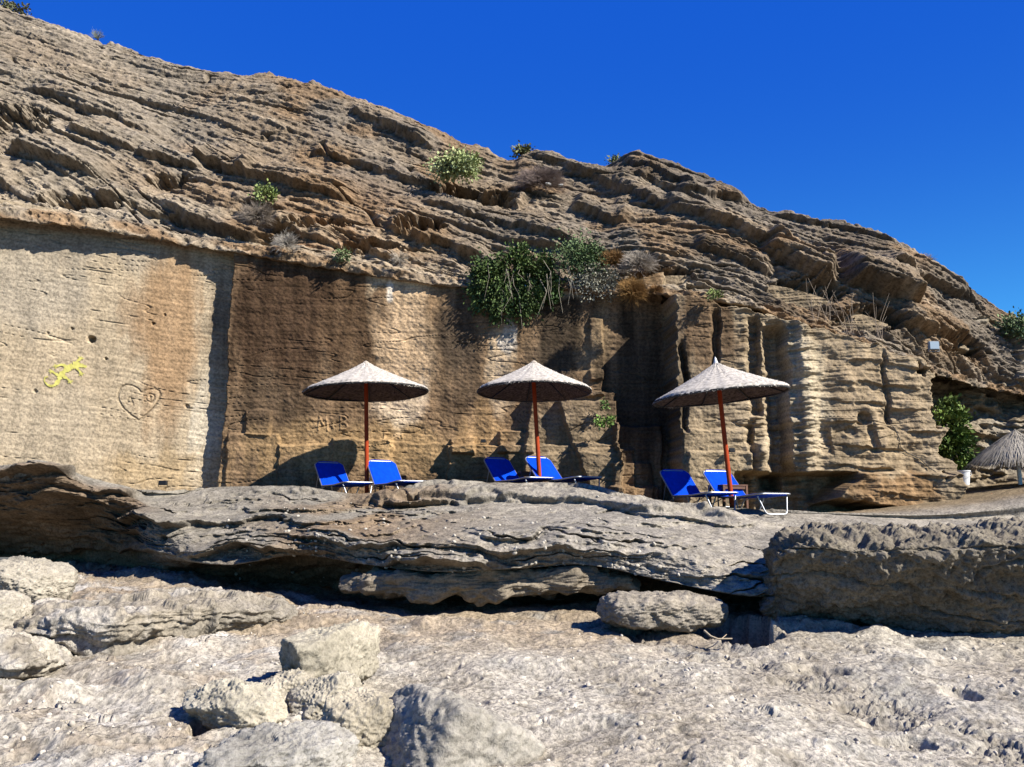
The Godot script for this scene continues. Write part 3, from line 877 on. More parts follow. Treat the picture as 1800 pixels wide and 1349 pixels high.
# ------------------------------------------------------------------ rock terrace with its undercut lip
func terrace() -> void:
	var T := [
		[Vector3(-15.886, 0.948, -13.800), Vector3(-10.746, 0.948, -13.800), Vector3(-8.410, 0.948, -13.800), Vector3(-7.649, 0.908, -13.700), Vector3(-6.943, 0.772, -13.700), Vector3(-6.109, 0.748, -13.400), Vector3(-5.139, 0.664, -12.300), Vector3(-4.122, 0.650, -12.000), Vector3(-3.072, 0.650, -12.000), Vector3(-2.064, 0.591, -11.800), Vector3(-1.072, 0.516, -11.400), Vector3(0.000, 0.516, -11.400), Vector3(0.996, 0.516, -11.400), Vector3(2.106, 0.501, -11.200), Vector3(3.022, 0.379, -11.000), Vector3(4.054, 0.379, -11.000), Vector3(5.528, 0.379, -11.000), Vector3(7.002, 0.379, -11.000), Vector3(8.845, 0.379, -11.000), Vector3(13.267, 0.379, -11.000)],
		[Vector3(-15.467, 1.193, -13.400), Vector3(-10.463, 1.193, -13.400), Vector3(-8.188, 1.193, -13.400), Vector3(-7.448, 1.179, -13.300), Vector3(-6.907, 0.959, -13.600), Vector3(-6.030, 0.937, -13.200), Vector3(-5.022, 0.808, -12.000), Vector3(-3.965, 0.959, -11.500), Vector3(-2.933, 1.079, -11.400), Vector3(-1.937, 1.101, -11.000), Vector3(-1.004, 1.087, -10.600), Vector3(0.000, 1.128, -10.500), Vector3(0.925, 1.149, -10.500), Vector3(1.948, 0.968, -10.300), Vector3(2.817, 0.808, -10.200), Vector3(3.779, 0.808, -10.200), Vector3(5.153, 0.808, -10.200), Vector3(6.527, 0.808, -10.200), Vector3(8.245, 0.808, -10.200), Vector3(12.367, 0.808, -10.200)],
		[Vector3(-14.937, 1.470, -12.900), Vector3(-10.104, 1.470, -12.900), Vector3(-7.904, 1.427, -12.900), Vector3(-7.187, 1.403, -12.800), Vector3(-6.771, 1.179, -13.300), Vector3(-5.903, 1.083, -12.900), Vector3(-4.862, 0.953, -11.600), Vector3(-3.796, 1.050, -11.000), Vector3(-2.808, 1.178, -10.900), Vector3(-1.796, 1.158, -10.200), Vector3(-0.938, 1.102, -9.900), Vector3(0.000, 1.146, -9.800), Vector3(0.863, 1.185, -9.800), Vector3(1.815, 0.993, -9.600), Vector3(2.594, 0.835, -9.400), Vector3(3.480, 0.835, -9.400), Vector3(4.745, 0.835, -9.400), Vector3(6.011, 0.835, -9.400), Vector3(7.592, 0.835, -9.400), Vector3(11.389, 0.835, -9.400)],
		[Vector3(-14.187, 1.811, -12.200), Vector3(-9.597, 1.811, -12.200), Vector3(-7.507, 1.770, -12.200), Vector3(-6.823, 1.745, -12.100), Vector3(-6.542, 1.515, -12.800), Vector3(-5.692, 1.355, -12.400), Vector3(-4.668, 1.206, -11.100), Vector3(-3.590, 1.099, -10.400), Vector3(-2.706, 1.218, -10.500), Vector3(-1.751, 1.125, -9.950), Vector3(-0.908, 1.069, -9.600), Vector3(0.000, 1.097, -9.550), Vector3(0.845, 1.145, -9.600), Vector3(1.757, 0.978, -9.300), Vector3(2.483, 0.860, -9.000), Vector3(3.331, 0.860, -9.000), Vector3(4.542, 0.860, -9.000), Vector3(5.754, 0.860, -9.000), Vector3(7.268, 0.860, -9.000), Vector3(10.902, 0.860, -9.000)],
		[Vector3(-13.773, 2.088, -11.800), Vector3(-9.317, 2.088, -11.800), Vector3(-7.288, 2.048, -11.800), Vector3(-6.625, 2.061, -11.700), Vector3(-6.262, 1.853, -12.200), Vector3(-5.532, 1.688, -12.000), Vector3(-4.643, 1.467, -11.000), Vector3(-3.780, 1.396, -10.900), Vector3(-2.772, 1.567, -10.700), Vector3(-1.770, 1.475, -10.000), Vector3(-0.919, 1.451, -9.650), Vector3(0.000, 1.484, -9.600), Vector3(0.859, 1.514, -9.700), Vector3(1.807, 1.359, -9.500), Vector3(2.610, 1.188, -9.400), Vector3(3.501, 1.188, -9.400), Vector3(5.025, 1.128, -9.900), Vector3(6.365, 1.128, -9.900), Vector3(8.040, 1.128, -9.900), Vector3(12.060, 1.128, -9.900)],
		[Vector3(-13.569, 2.240, -11.600), Vector3(-9.179, 2.240, -11.600), Vector3(-7.183, 2.232, -11.600), Vector3(-6.533, 2.291, -11.500), Vector3(-6.073, 2.048, -11.800), Vector3(-5.502, 1.905, -11.900), Vector3(-4.829, 1.712, -11.400), Vector3(-4.256, 1.811, -12.200), Vector3(-3.279, 1.900, -12.600), Vector3(-2.186, 1.771, -12.300), Vector3(-1.167, 1.729, -12.200), Vector3(0.000, 1.729, -12.200), Vector3(1.084, 1.745, -12.200), Vector3(2.196, 1.588, -11.500), Vector3(3.185, 1.535, -11.400), Vector3(4.271, 1.497, -11.400), Vector3(5.817, 1.421, -11.400), Vector3(7.369, 1.421, -11.400), Vector3(9.308, 1.421, -11.400), Vector3(13.962, 1.421, -11.400)],
		[Vector3(-13.940, 2.360, -11.900), Vector3(-9.430, 2.360, -11.900), Vector3(-7.381, 2.377, -11.900), Vector3(-6.776, 2.491, -11.900), Vector3(-6.294, 2.243, -12.200), Vector3(-5.791, 2.086, -12.500), Vector3(-5.353, 1.952, -12.600), Vector3(-4.692, 2.132, -13.400), Vector3(-3.550, 2.175, -13.600), Vector3(-2.443, 2.048, -13.700), Vector3(-1.356, 2.212, -14.100), Vector3(0.000, 2.225, -14.200), Vector3(1.268, 2.196, -14.200), Vector3(2.490, 1.836, -13.000), Vector3(3.700, 1.767, -13.200), Vector3(4.958, 1.687, -13.200), Vector3(6.857, 1.605, -13.400), Vector3(8.687, 1.623, -13.400), Vector3(10.976, 1.641, -13.400), Vector3(16.464, 1.641, -13.400)],
		[Vector3(-14.585, 2.081, -12.500), Vector3(-9.866, 2.081, -12.500), Vector3(-7.720, 2.071, -12.500), Vector3(-7.077, 2.068, -12.500), Vector3(-6.587, 2.065, -12.800), Vector3(-6.066, 2.062, -13.100), Vector3(-5.614, 2.058, -13.200), Vector3(-4.896, 2.040, -14.000), Vector3(-3.696, 1.939, -14.200), Vector3(-2.546, 1.928, -14.300), Vector3(-1.409, 1.939, -14.700), Vector3(0.000, 1.969, -14.800), Vector3(1.318, 1.979, -14.800), Vector3(2.605, 1.817, -13.600), Vector3(3.867, 1.746, -13.800), Vector3(5.185, 1.715, -13.800), Vector3(7.179, 1.786, -14.000), Vector3(9.120, 2.040, -14.000), Vector3(11.533, 2.143, -14.000), Vector3(17.299, 2.143, -14.000)],
		[Vector3(-21.552, 2.081, -18.500), Vector3(-14.579, 2.081, -18.500), Vector3(-11.409, 2.071, -18.500), Vector3(-10.458, 2.068, -18.500), Vector3(-9.507, 2.065, -18.500), Vector3(-8.556, 2.062, -18.500), Vector3(-7.859, 2.058, -18.500), Vector3(-6.463, 2.040, -18.500), Vector3(-4.812, 1.939, -18.500), Vector3(-3.292, 1.928, -18.500), Vector3(-1.773, 1.939, -18.500), Vector3(0.000, 1.969, -18.500), Vector3(1.647, 1.979, -18.500), Vector3(3.542, 1.817, -18.500), Vector3(5.183, 1.746, -18.500), Vector3(6.951, 1.715, -18.500), Vector3(10.041, 2.328, -19.500), Vector3(12.747, 2.608, -19.500), Vector3(16.119, 2.742, -19.500), Vector3(24.178, 2.742, -19.500)]
	]
	var m := loft(T, [0, 0.02, 0.1221, 0.1528, 0.1834, 0.214, 0.2365, 0.2814, 0.3346, 0.3836, 0.4326, 0.4898, 0.5429, 0.6042, 0.6573, 0.7145, 0.7962, 0.8779, 0.98, 1], [0, 0.07, 0.14, 0.2, 0.48, 0.66, 0.8, 0.84, 1], 1000, 330, terrace_relief, PackedVector2Array([Vector2(0, 0), Vector2(0.12, 0.1), Vector2(0.26, 0.2), Vector2(0.9, 0.86), Vector2(1, 1)]))
	put("rock_terrace", m, mat.near_rock).set_meta("kind", "structure")


func terrace_relief(p: Vector3, n: Vector3, u: float, v: float) -> float:
	var x := p.x
	var warp := 0.1 * n_one.get_noise_2d(x * 0.5, p.z * 0.4) + 0.05 * n_fbm.get_noise_2d(x * 1.5, p.z)
	var b := p.y + 0.03 * x + warp
	var face := smoothstep(0.12, 0.2, v) * (1.0 - smoothstep(0.68, 0.8, v))
	var h := 0.0
	dd = n.lerp(Vector3(0, 0.15, 0.98), face).normalized()
	b += 0.12 * n_fbm.get_noise_2d(x * 0.8 + 3.0, b * 1.5)
	var rugged := lerpf(1.7, 0.8, smoothstep(-2.0, 0.8, x))
	var q := b / 0.21
	var f := q - floorf(q)
	var a := 0.4 + 1.1 * n_one.get_noise_2d(floorf(q) * 3.7, x * 0.35)
	h += 0.3 * rugged * maxf(a, 0.0) * (1.0 - f) * smoothstep(0.0, 0.16, f)
	q = b / 0.07 + 0.4
	f = q - floorf(q)
	a = 0.25 + 1.1 * n_one.get_noise_2d(floorf(q) * 4.9 + 20.0, x * 0.7)
	h += 0.075 * rugged * maxf(a, 0.0) * (1.0 - f) * smoothstep(0.0, 0.2, f)
	h -= 0.16 * (1.0 - smoothstep(0.0, 0.1, absf(n_one.get_noise_2d(x * 0.35 + 60.0, b * 3.5)))) * smoothstep(0.0, 0.3, n_one.get_noise_2d(x * 0.5, b * 1.3 + 41.0))
	var fine := n_fbm.get_noise_3d(x * 4.0, p.y * 9.0, p.z * 4.0)
	h += 0.06 * fine + 0.16 * n_fbm.get_noise_3d(x * 0.8, p.y * 1.6, p.z * 0.8) - 0.22
	var rough := smoothstep(0.15, -0.25, n_one.get_noise_2d(x * 0.4 + 11.0, b * 1.2)) 
	h += 0.05 * rough * (n_cell.get_noise_3d(x * 8.0, p.y * 11.0, p.z * 8.0) + 0.5)
	var holes := n_cell.get_noise_3d(x * 2.3, p.y * 5.0, p.z * 2.3)
	h -= 0.16 * (1.0 - smoothstep(-0.95, -0.78, holes)) * smoothstep(2.0, -3.0, x)
	# two thick beds that one can follow: their front edges
	for g in [[1.93, 0.12, 0.3, -2.4, 3.6], [1.62, 0.02, 0.16, -1.0, 4.6]]:
		var d: float = p.y - g[0] - 0.06 * n_one.get_noise_2d(x * 0.7, g[0]) + g[1] * maxf(x - 0.5, 0.0)
		h += g[2] * smoothstep(0.0, 0.05, d) * (1.0 - smoothstep(0.1, 0.45, d)) * smoothstep(g[3], g[3] + 0.8, x) * (1.0 - smoothstep(g[4] - 0.8, g[4], x))
	h *= lerpf(0.12, 1.0, face) if v > 0.5 else 0.3 + 0.7 * smoothstep(0.1, 0.3, v)
	var c := mixc(Color(0.56, 0.51, 0.435), Color(0.46, 0.425, 0.375), 0.5 + n_one.get_noise_2d(x * 0.6, b * 2.0))
	c = mixc(c, Color(0.37, 0.34, 0.29), 0.8 * smoothstep(1.0, -2.0, x))
	c = mixc(c, Color(0.38, 0.265, 0.165), 0.75 * bump(x, -2.1, 1.3) * smoothstep(-0.4, 0.3, n_one.get_noise_2d(x * 0.8, b * 3.0)))
	c = mixc(c, Color(0.62, 0.565, 0.47), 0.7 * smoothstep(1.5, 3.0, x) * smoothstep(0.75, 0.3, v))
	c = mixc(c, Color(0.28, 0.195, 0.125), 0.8 * smoothstep(-4.6, -5.6, x) * (1.0 - smoothstep(0.66, 0.8, v)))
	c = mixc(c, Color(0.4, 0.31, 0.2), smoothstep(0.82, 0.88, v))
	c = mixc(c, Color(0.36, 0.26, 0.165), smoothstep(0.2, 0.1, v))
	var k := 0.85 * (1.0 + 0.5 * fine + 0.25 * n_fbm.get_noise_2d(x * 1.0, b * 9.0))
	vc = Color(c.r * k, c.g * k, c.b * k)
	return h


# ------------------------------------------------------------------ pale wave-worn rock in front
func slope() -> void:
	var T := [
		[Vector3(-4.373, 0.140, -3.200), Vector3(-2.762, 0.140, -3.200), Vector3(-2.186, 0.140, -3.200), Vector3(-1.726, 0.140, -3.200), Vector3(-1.266, 0.140, -3.200), Vector3(-0.806, 0.140, -3.200), Vector3(-0.345, 0.140, -3.200), Vector3(0.115, 0.140, -3.200), Vector3(0.575, 0.140, -3.200), Vector3(0.921, 0.140, -3.200), Vector3(1.266, 0.140, -3.200), Vector3(1.726, 0.140, -3.200), Vector3(2.186, 0.140, -3.200), Vector3(2.762, 0.140, -3.200), Vector3(4.373, 0.140, -3.200)],
		[Vector3(-6.013, 0.240, -4.400), Vector3(-3.798, 0.240, -4.400), Vector3(-3.006, 0.240, -4.400), Vector3(-2.373, 0.240, -4.400), Vector3(-1.741, 0.240, -4.400), Vector3(-1.108, 0.224, -4.400), Vector3(-0.475, 0.220, -4.400), Vector3(0.158, 0.220, -4.400), Vector3(0.791, 0.220, -4.400), Vector3(1.266, 0.220, -4.400), Vector3(1.741, 0.220, -4.400), Vector3(2.373, 0.220, -4.400), Vector3(3.006, 0.220, -4.400), Vector3(3.798, 0.220, -4.400), Vector3(6.013, 0.220, -4.400)],
		[Vector3(-7.106, 0.330, -5.200), Vector3(-4.488, 0.330, -5.200), Vector3(-3.553, 0.330, -5.200), Vector3(-2.805, 0.330, -5.200), Vector3(-2.057, 0.330, -5.200), Vector3(-1.309, 0.298, -5.200), Vector3(-0.561, 0.290, -5.200), Vector3(0.187, 0.290, -5.200), Vector3(0.935, 0.290, -5.200), Vector3(1.496, 0.290, -5.200), Vector3(2.057, 0.290, -5.200), Vector3(2.805, 0.290, -5.200), Vector3(3.553, 0.290, -5.200), Vector3(4.488, 0.290, -5.200), Vector3(7.106, 0.290, -5.200)],
		[Vector3(-8.199, 0.420, -6.000), Vector3(-5.178, 0.420, -6.000), Vector3(-4.100, 0.420, -6.000), Vector3(-3.237, 0.420, -6.000), Vector3(-2.373, 0.420, -6.000), Vector3(-1.510, 0.371, -6.000), Vector3(-0.647, 0.360, -6.000), Vector3(0.216, 0.360, -6.000), Vector3(1.079, 0.360, -6.000), Vector3(1.726, 0.360, -6.000), Vector3(2.373, 0.360, -6.000), Vector3(3.237, 0.360, -6.000), Vector3(4.100, 0.360, -6.000), Vector3(5.178, 0.360, -6.000), Vector3(8.199, 0.360, -6.000)],
		[Vector3(-9.566, 0.520, -7.000), Vector3(-6.041, 0.520, -7.000), Vector3(-4.783, 0.520, -7.000), Vector3(-3.776, 0.520, -7.000), Vector3(-2.769, 0.520, -7.000), Vector3(-1.762, 0.455, -7.000), Vector3(-0.755, 0.440, -7.000), Vector3(0.252, 0.440, -7.000), Vector3(1.259, 0.440, -7.000), Vector3(2.014, 0.440, -7.000), Vector3(2.769, 0.440, -7.000), Vector3(3.776, 0.440, -7.000), Vector3(4.783, 0.440, -7.000), Vector3(6.041, 0.440, -7.000), Vector3(9.566, 0.440, -7.000)],
		[Vector3(-10.932, 0.620, -8.000), Vector3(-6.905, 0.620, -8.000), Vector3(-5.466, 0.620, -8.000), Vector3(-4.315, 0.620, -8.000), Vector3(-3.165, 0.620, -8.000), Vector3(-2.014, 0.531, -8.000), Vector3(-0.863, 0.510, -8.000), Vector3(0.288, 0.510, -8.000), Vector3(1.438, 0.510, -8.000), Vector3(2.302, 0.510, -8.000), Vector3(3.165, 0.510, -8.000), Vector3(4.315, 0.510, -8.000), Vector3(5.466, 0.510, -8.000), Vector3(6.905, 0.510, -8.000), Vector3(10.932, 0.510, -8.000)],
		[Vector3(-12.299, 0.720, -9.000), Vector3(-7.768, 0.720, -9.000), Vector3(-6.149, 0.720, -9.000), Vector3(-4.855, 0.720, -9.000), Vector3(-3.560, 0.720, -9.000), Vector3(-2.266, 0.607, -9.000), Vector3(-0.971, 0.580, -9.000), Vector3(0.324, 0.580, -9.000), Vector3(1.618, 0.580, -9.000), Vector3(2.589, 0.580, -9.000), Vector3(3.560, 0.580, -9.000), Vector3(4.855, 0.580, -9.000), Vector3(6.149, 0.580, -9.000), Vector3(7.768, 0.580, -9.000), Vector3(12.299, 0.580, -9.000)],
		[Vector3(-13.665, 0.780, -10.000), Vector3(-8.631, 0.780, -10.000), Vector3(-6.833, 0.780, -10.000), Vector3(-5.394, 0.780, -10.000), Vector3(-3.956, 0.780, -10.000), Vector3(-2.517, 0.610, -10.000), Vector3(-1.079, 0.570, -10.000), Vector3(0.360, 0.570, -10.000), Vector3(1.798, 0.570, -10.000), Vector3(2.877, 0.570, -10.000), Vector3(3.956, 0.570, -10.000), Vector3(5.394, 0.570, -10.000), Vector3(6.833, 0.570, -10.000), Vector3(8.631, 0.570, -10.000), Vector3(13.665, 0.570, -10.000)],
		[Vector3(-15.715, 0.850, -11.500), Vector3(-9.925, 0.850, -11.500), Vector3(-7.858, 0.850, -11.500), Vector3(-6.203, 0.850, -11.500), Vector3(-4.549, 0.850, -11.500), Vector3(-2.895, 0.607, -11.500), Vector3(-1.241, 0.550, -11.500), Vector3(0.414, 0.550, -11.500), Vector3(2.068, 0.550, -11.500), Vector3(3.308, 0.550, -11.500), Vector3(4.549, 0.550, -11.500), Vector3(6.203, 0.550, -11.500), Vector3(7.858, 0.550, -11.500), Vector3(9.925, 0.550, -11.500), Vector3(15.715, 0.550, -11.500)],
		[Vector3(-19.131, 0.900, -14.000), Vector3(-12.083, 0.900, -14.000), Vector3(-9.566, 0.900, -14.000), Vector3(-7.552, 0.900, -14.000), Vector3(-5.538, 0.900, -14.000), Vector3(-3.524, 0.617, -14.000), Vector3(-1.510, 0.550, -14.000), Vector3(0.503, 0.550, -14.000), Vector3(2.517, 0.550, -14.000), Vector3(4.028, 0.550, -14.000), Vector3(5.538, 0.550, -14.000), Vector3(7.552, 0.550, -14.000), Vector3(9.566, 0.550, -14.000), Vector3(12.083, 0.550, -14.000), Vector3(19.131, 0.550, -14.000)]
	]
	var m := loft(T, [0, 0.03, 0.1279, 0.2062, 0.2846, 0.3629, 0.4413, 0.5196, 0.5979, 0.6567, 0.7154, 0.7938, 0.8721, 0.97, 1], [0, 0.1, 0.26, 0.42, 0.58, 0.71, 0.81, 0.88, 0.94, 1], 1000, 420, slope_relief)
	put("rock_slope", m, mat.near_rock).set_meta("kind", "structure")
	var far := Shape.new()
	far.tint = Color(0.4, 0.36, 0.3)
	far.quad(Vector3(-60, -0.15, 30), Vector3(-60, -0.15, -3.6), Vector3(60, -0.15, -3.6), Vector3(60, -0.15, 30))
	put("ground", far.mesh(), mat.rock).set_meta("kind", "structure")


var dents := [   # hollows and hole in the slope: x, z, half width, half length, depth
	[2.282, -8.75, 0.36, 0.68, 1.7],
	[2.558, -5.85, 0.16, 0.14, 0.1],
	[2.482, -5.5, 0.16, 0.1, 0.1],
	[2.554, -7.0, 0.25, 0.2, 0.1],
	[3.348, -6.45, 0.12, 0.12, 0.08],
	[-4.029, -7.1, 0.16, 0.2, 0.35],
	[-1.985, -5.6, 0.08, 0.2, 0.2],
	[-1.767, -6.6, 0.12, 0.25, 0.25],
]


var shelves := [   # front edge (x, z), height, overhang, depth back, grey crust
	[PackedVector2Array([Vector2(-1.97, -8.60), Vector2(-1.52, -8.70), Vector2(-1.03, -8.50), Vector2(-0.23, -8.40), Vector2(0.56, -8.40)]), 0.06, 0.0, 0.9, 0.0],
	[PackedVector2Array([Vector2(-4.04, -5.60), Vector2(-3.40, -5.75), Vector2(-2.99, -5.70), Vector2(-2.56, -5.90), Vector2(-2.22, -5.90)]), 0.08, 0.0, 1.0, 0.0],
	[PackedVector2Array([Vector2(2.26, -7.90), Vector2(2.77, -8.30), Vector2(3.24, -8.10), Vector2(3.79, -7.70), Vector2(4.61, -7.70)]), 0.07, 0.0, 0.7, 0.2],
]


func slope_relief(p: Vector3, n: Vector3, u: float, v: float) -> float:
	dd = Vector3(0, 1, 0)
	var x := p.x
	var z := p.z
	var big := n_fbm.get_noise_2d(x * 0.45, z * 0.6)
	var mid := n_fbm.get_noise_2d(x * 1.6 + 8.0, z * 2.0)
	var fine := n_fbm.get_noise_2d(x * 7.0, z * 9.0)
	var h := 0.11 * big + 0.026 * mid + 0.009 * fine
	# worn beds on the left
	var left := smoothstep(-0.8, -2.2, x)
	var q := (p.y + h * 0.8 + 0.06 * x) / 0.1
	var f := q - floorf(q)
	h += left * 0.07 * (f * f - f * 0.3) 
	var grit := n_fbm.get_noise_2d(x * 18.0, z * 20.0)
	h += 0.0055 * grit
	h -= 0.02 * smoothstep(0.3, 0.5, n_fbm.get_noise_2d(x * 3.0 + 4.0, z * 3.6))
	h += 0.02 * smoothstep(0.12, 0.24, n_fbm.get_noise_2d(x * 0.7 + 14.0, z * 1.1)) * (1.0 - 0.6 * left)
	var gate := smoothstep(-0.05, 0.25, n_one.get_noise_2d(x * 0.35 + 51.0, z * 0.35))
	var crack := (1.0 - smoothstep(0.0, 0.022, absf(n_fbm.get_noise_2d(x * 0.42 + 17.0, z * 0.7)))) * gate
	crack = maxf(crack, (1.0 - smoothstep(0.0, 0.02, absf(n_fbm.get_noise_2d(x * 0.8 + 3.0, z * 0.5 + 29.0)))) * (1.0 - gate))
	h -= 0.03 * crack * smoothstep(0.0, 0.35, n_fbm.get_noise_2d(x * 0.6 + 5.0, z * 0.6 + 8.0))
	# low ledges whose edges hang over a little
	var reach := 0.0
	var crust := 0.0
	for g in shelves:
		var pts: PackedVector2Array = g[0]
		if x > pts[0].x and x < pts[pts.size() - 1].x:
			var i := 0
			while i < pts.size() - 2 and x > pts[i + 1].x:
				i += 1
			var zf := remap(x, pts[i].x, pts[i + 1].x, pts[i].y, pts[i + 1].y) + 0.2 * n_fbm.get_noise_2d(x * 0.9, pts[0].y) + 0.03 * n_one.get_noise_2d(x * 5.0, pts[0].x)
			var t := zf - z
			var ends := smoothstep(0.0, 0.25, x - pts[0].x) * smoothstep(0.0, 0.4, pts[pts.size() - 1].x - x)
			var m := smoothstep(0.0, 0.26, t) * (1.0 - smoothstep(g[3] * 0.2, g[3], t)) * ends
			h += g[1] * m * (1.0 + 0.5 * mid)
			reach += g[2] * m
			crust = maxf(crust, m * g[4])
	# a rough grey band runs down the right side
	var band := bump(x + 0.28 * (z + 6.5) * -2.0 - 0.15, 2.35, 0.42) * smoothstep(-0.35, 0.25, mid)
	h -= band * 0.06 + band * 0.06 * grit + 0.1 * band * absf(mid)
	for d in dents:
		var ex: float = (x - d[0]) / d[2]
		var ez: float = (z - d[1]) / d[3]
		var e := ex * ex + ez * ez
		if e < 3.0:
			h -= d[4] * (1.0 - smoothstep(0.45, 1.5, e + mid * 0.9))
	var c := mixc(Color(0.51, 0.46, 0.385), Color(0.61, 0.565, 0.49), 0.5 + 1.2 * n_one.get_noise_2d(x * 0.7 + 3.0, z * 0.7))
	c = mixc(c, Color(0.45, 0.35, 0.24), 0.75 * smoothstep(-7.0, -8.6, z) * smoothstep(3.0, 1.0, x))
	c = mixc(c, Color(0.72, 0.685, 0.635), 0.8 * left * smoothstep(0.0, 0.4, n_fbm.get_noise_2d(x * 0.9 + 30.0, z * 0.9)))
	c = mixc(c, Color(0.44, 0.36, 0.27), 0.6 * left * smoothstep(0.05, 0.45, n_fbm.get_noise_2d(x * 1.3 + 70.0, z * 1.7)))
	c = mixc(c, Color(0.3, 0.28, 0.25), 0.75 * band)
	c = mixc(c, Color(0.4, 0.385, 0.355), 0.7 * smoothstep(0.1, 0.5, n_fbm.get_noise_2d(x * 1.1 + 10.0, z * 1.1 + 44.0)))
	c = mixc(c, Color(0.4, 0.36, 0.3), crust)
	c = mixc(c, Color(0.26, 0.225, 0.18), 0.55 * smoothstep(0.18, 0.5, n_fbm.get_noise_2d(x * 2.6 + 90.0, z * 3.2)))
	var k := 1.0 + 0.4 * fine + 0.25 * mid + 0.3 * grit
	vc = Color(c.r * k, c.g * k, c.b * k)
	dd = Vector3(0, h, reach)
	return 1.0


func side_cliff() -> void:
	var T := [
		[Vector3(8.015, 1.562, -17.800), Vector3(8.986, 1.562, -17.800), Vector3(9.958, 1.562, -17.800), Vector3(10.929, 1.562, -17.800), Vector3(12.751, 1.562, -17.800), Vector3(15.179, 1.562, -17.800)],
		[Vector3(8.261, 2.485, -18.200), Vector3(9.262, 2.485, -18.200), Vector3(10.263, 2.485, -18.200), Vector3(11.265, 2.485, -18.200), Vector3(13.142, 2.485, -18.200), Vector3(15.646, 2.485, -18.200)],
		[Vector3(8.470, 3.519, -18.500), Vector3(9.497, 3.519, -18.500), Vector3(10.523, 3.519, -18.500), Vector3(11.550, 3.519, -18.500), Vector3(13.475, 3.519, -18.500), Vector3(16.042, 3.519, -18.500)],
		[Vector3(8.618, 4.325, -18.700), Vector3(9.662, 4.325, -18.700), Vector3(10.707, 4.325, -18.700), Vector3(11.751, 4.325, -18.700), Vector3(13.710, 4.325, -18.700), Vector3(16.321, 4.325, -18.700)],
		[Vector3(8.767, 5.157, -18.900), Vector3(9.830, 5.157, -18.900), Vector3(10.893, 5.157, -18.900), Vector3(11.955, 5.157, -18.900), Vector3(13.948, 5.157, -18.900), Vector3(16.605, 5.157, -18.900)],
		[Vector3(8.985, 6.319, -19.200), Vector3(10.075, 6.319, -19.200), Vector3(11.164, 6.319, -19.200), Vector3(12.253, 6.319, -19.200), Vector3(14.295, 6.319, -19.200), Vector3(17.018, 6.319, -19.200)]
	]
	put("side_cliff", loft(T, [0, 0.1356, 0.2712, 0.4068, 0.661, 1], [0, 0.2, 0.45, 0.65, 0.82, 1], 330, 260, side_relief), mat.rock).set_meta("kind", "structure")


func side_relief(p: Vector3, n: Vector3, u: float, v: float) -> float:
	dd = Vector3(-0.1, 0, 1)
	var b := p.y + 0.1 * p.x + 0.25 * n_fbm.get_noise_2d(p.x * 0.5, p.y * 0.5)
	var q := b / 0.5
	var f := q - floorf(q)
	var h := 0.35 * maxf(0.3 + n_one.get_noise_2d(floorf(q) * 3.1, p.x * 0.4), 0.0) * (1.0 - f) * smoothstep(0.0, 0.1, f)
	q = b / 0.17
	f = q - floorf(q)
	h += 0.14 * maxf(0.3 + n_one.get_noise_2d(floorf(q) * 5.1, p.x * 0.6), 0.0) * (1.0 - f) * smoothstep(0.0, 0.15, f)
	var fine := n_fbm.get_noise_2d(p.x * 2.5, p.y * 4.0)
	h += 0.5 * n_fbm.get_noise_2d(p.x * 0.7 + 9.0, p.y * 0.8) + 0.12 * fine
	var c := mixc(Color(0.46, 0.41, 0.33), Color(0.36, 0.29, 0.2), 0.5 + n_one.get_noise_2d(p.x * 0.5, b * 1.2))
	var k := 1.0 + 0.3 * fine
	vc = Color(c.r * k, c.g * k, c.b * k)
	return h


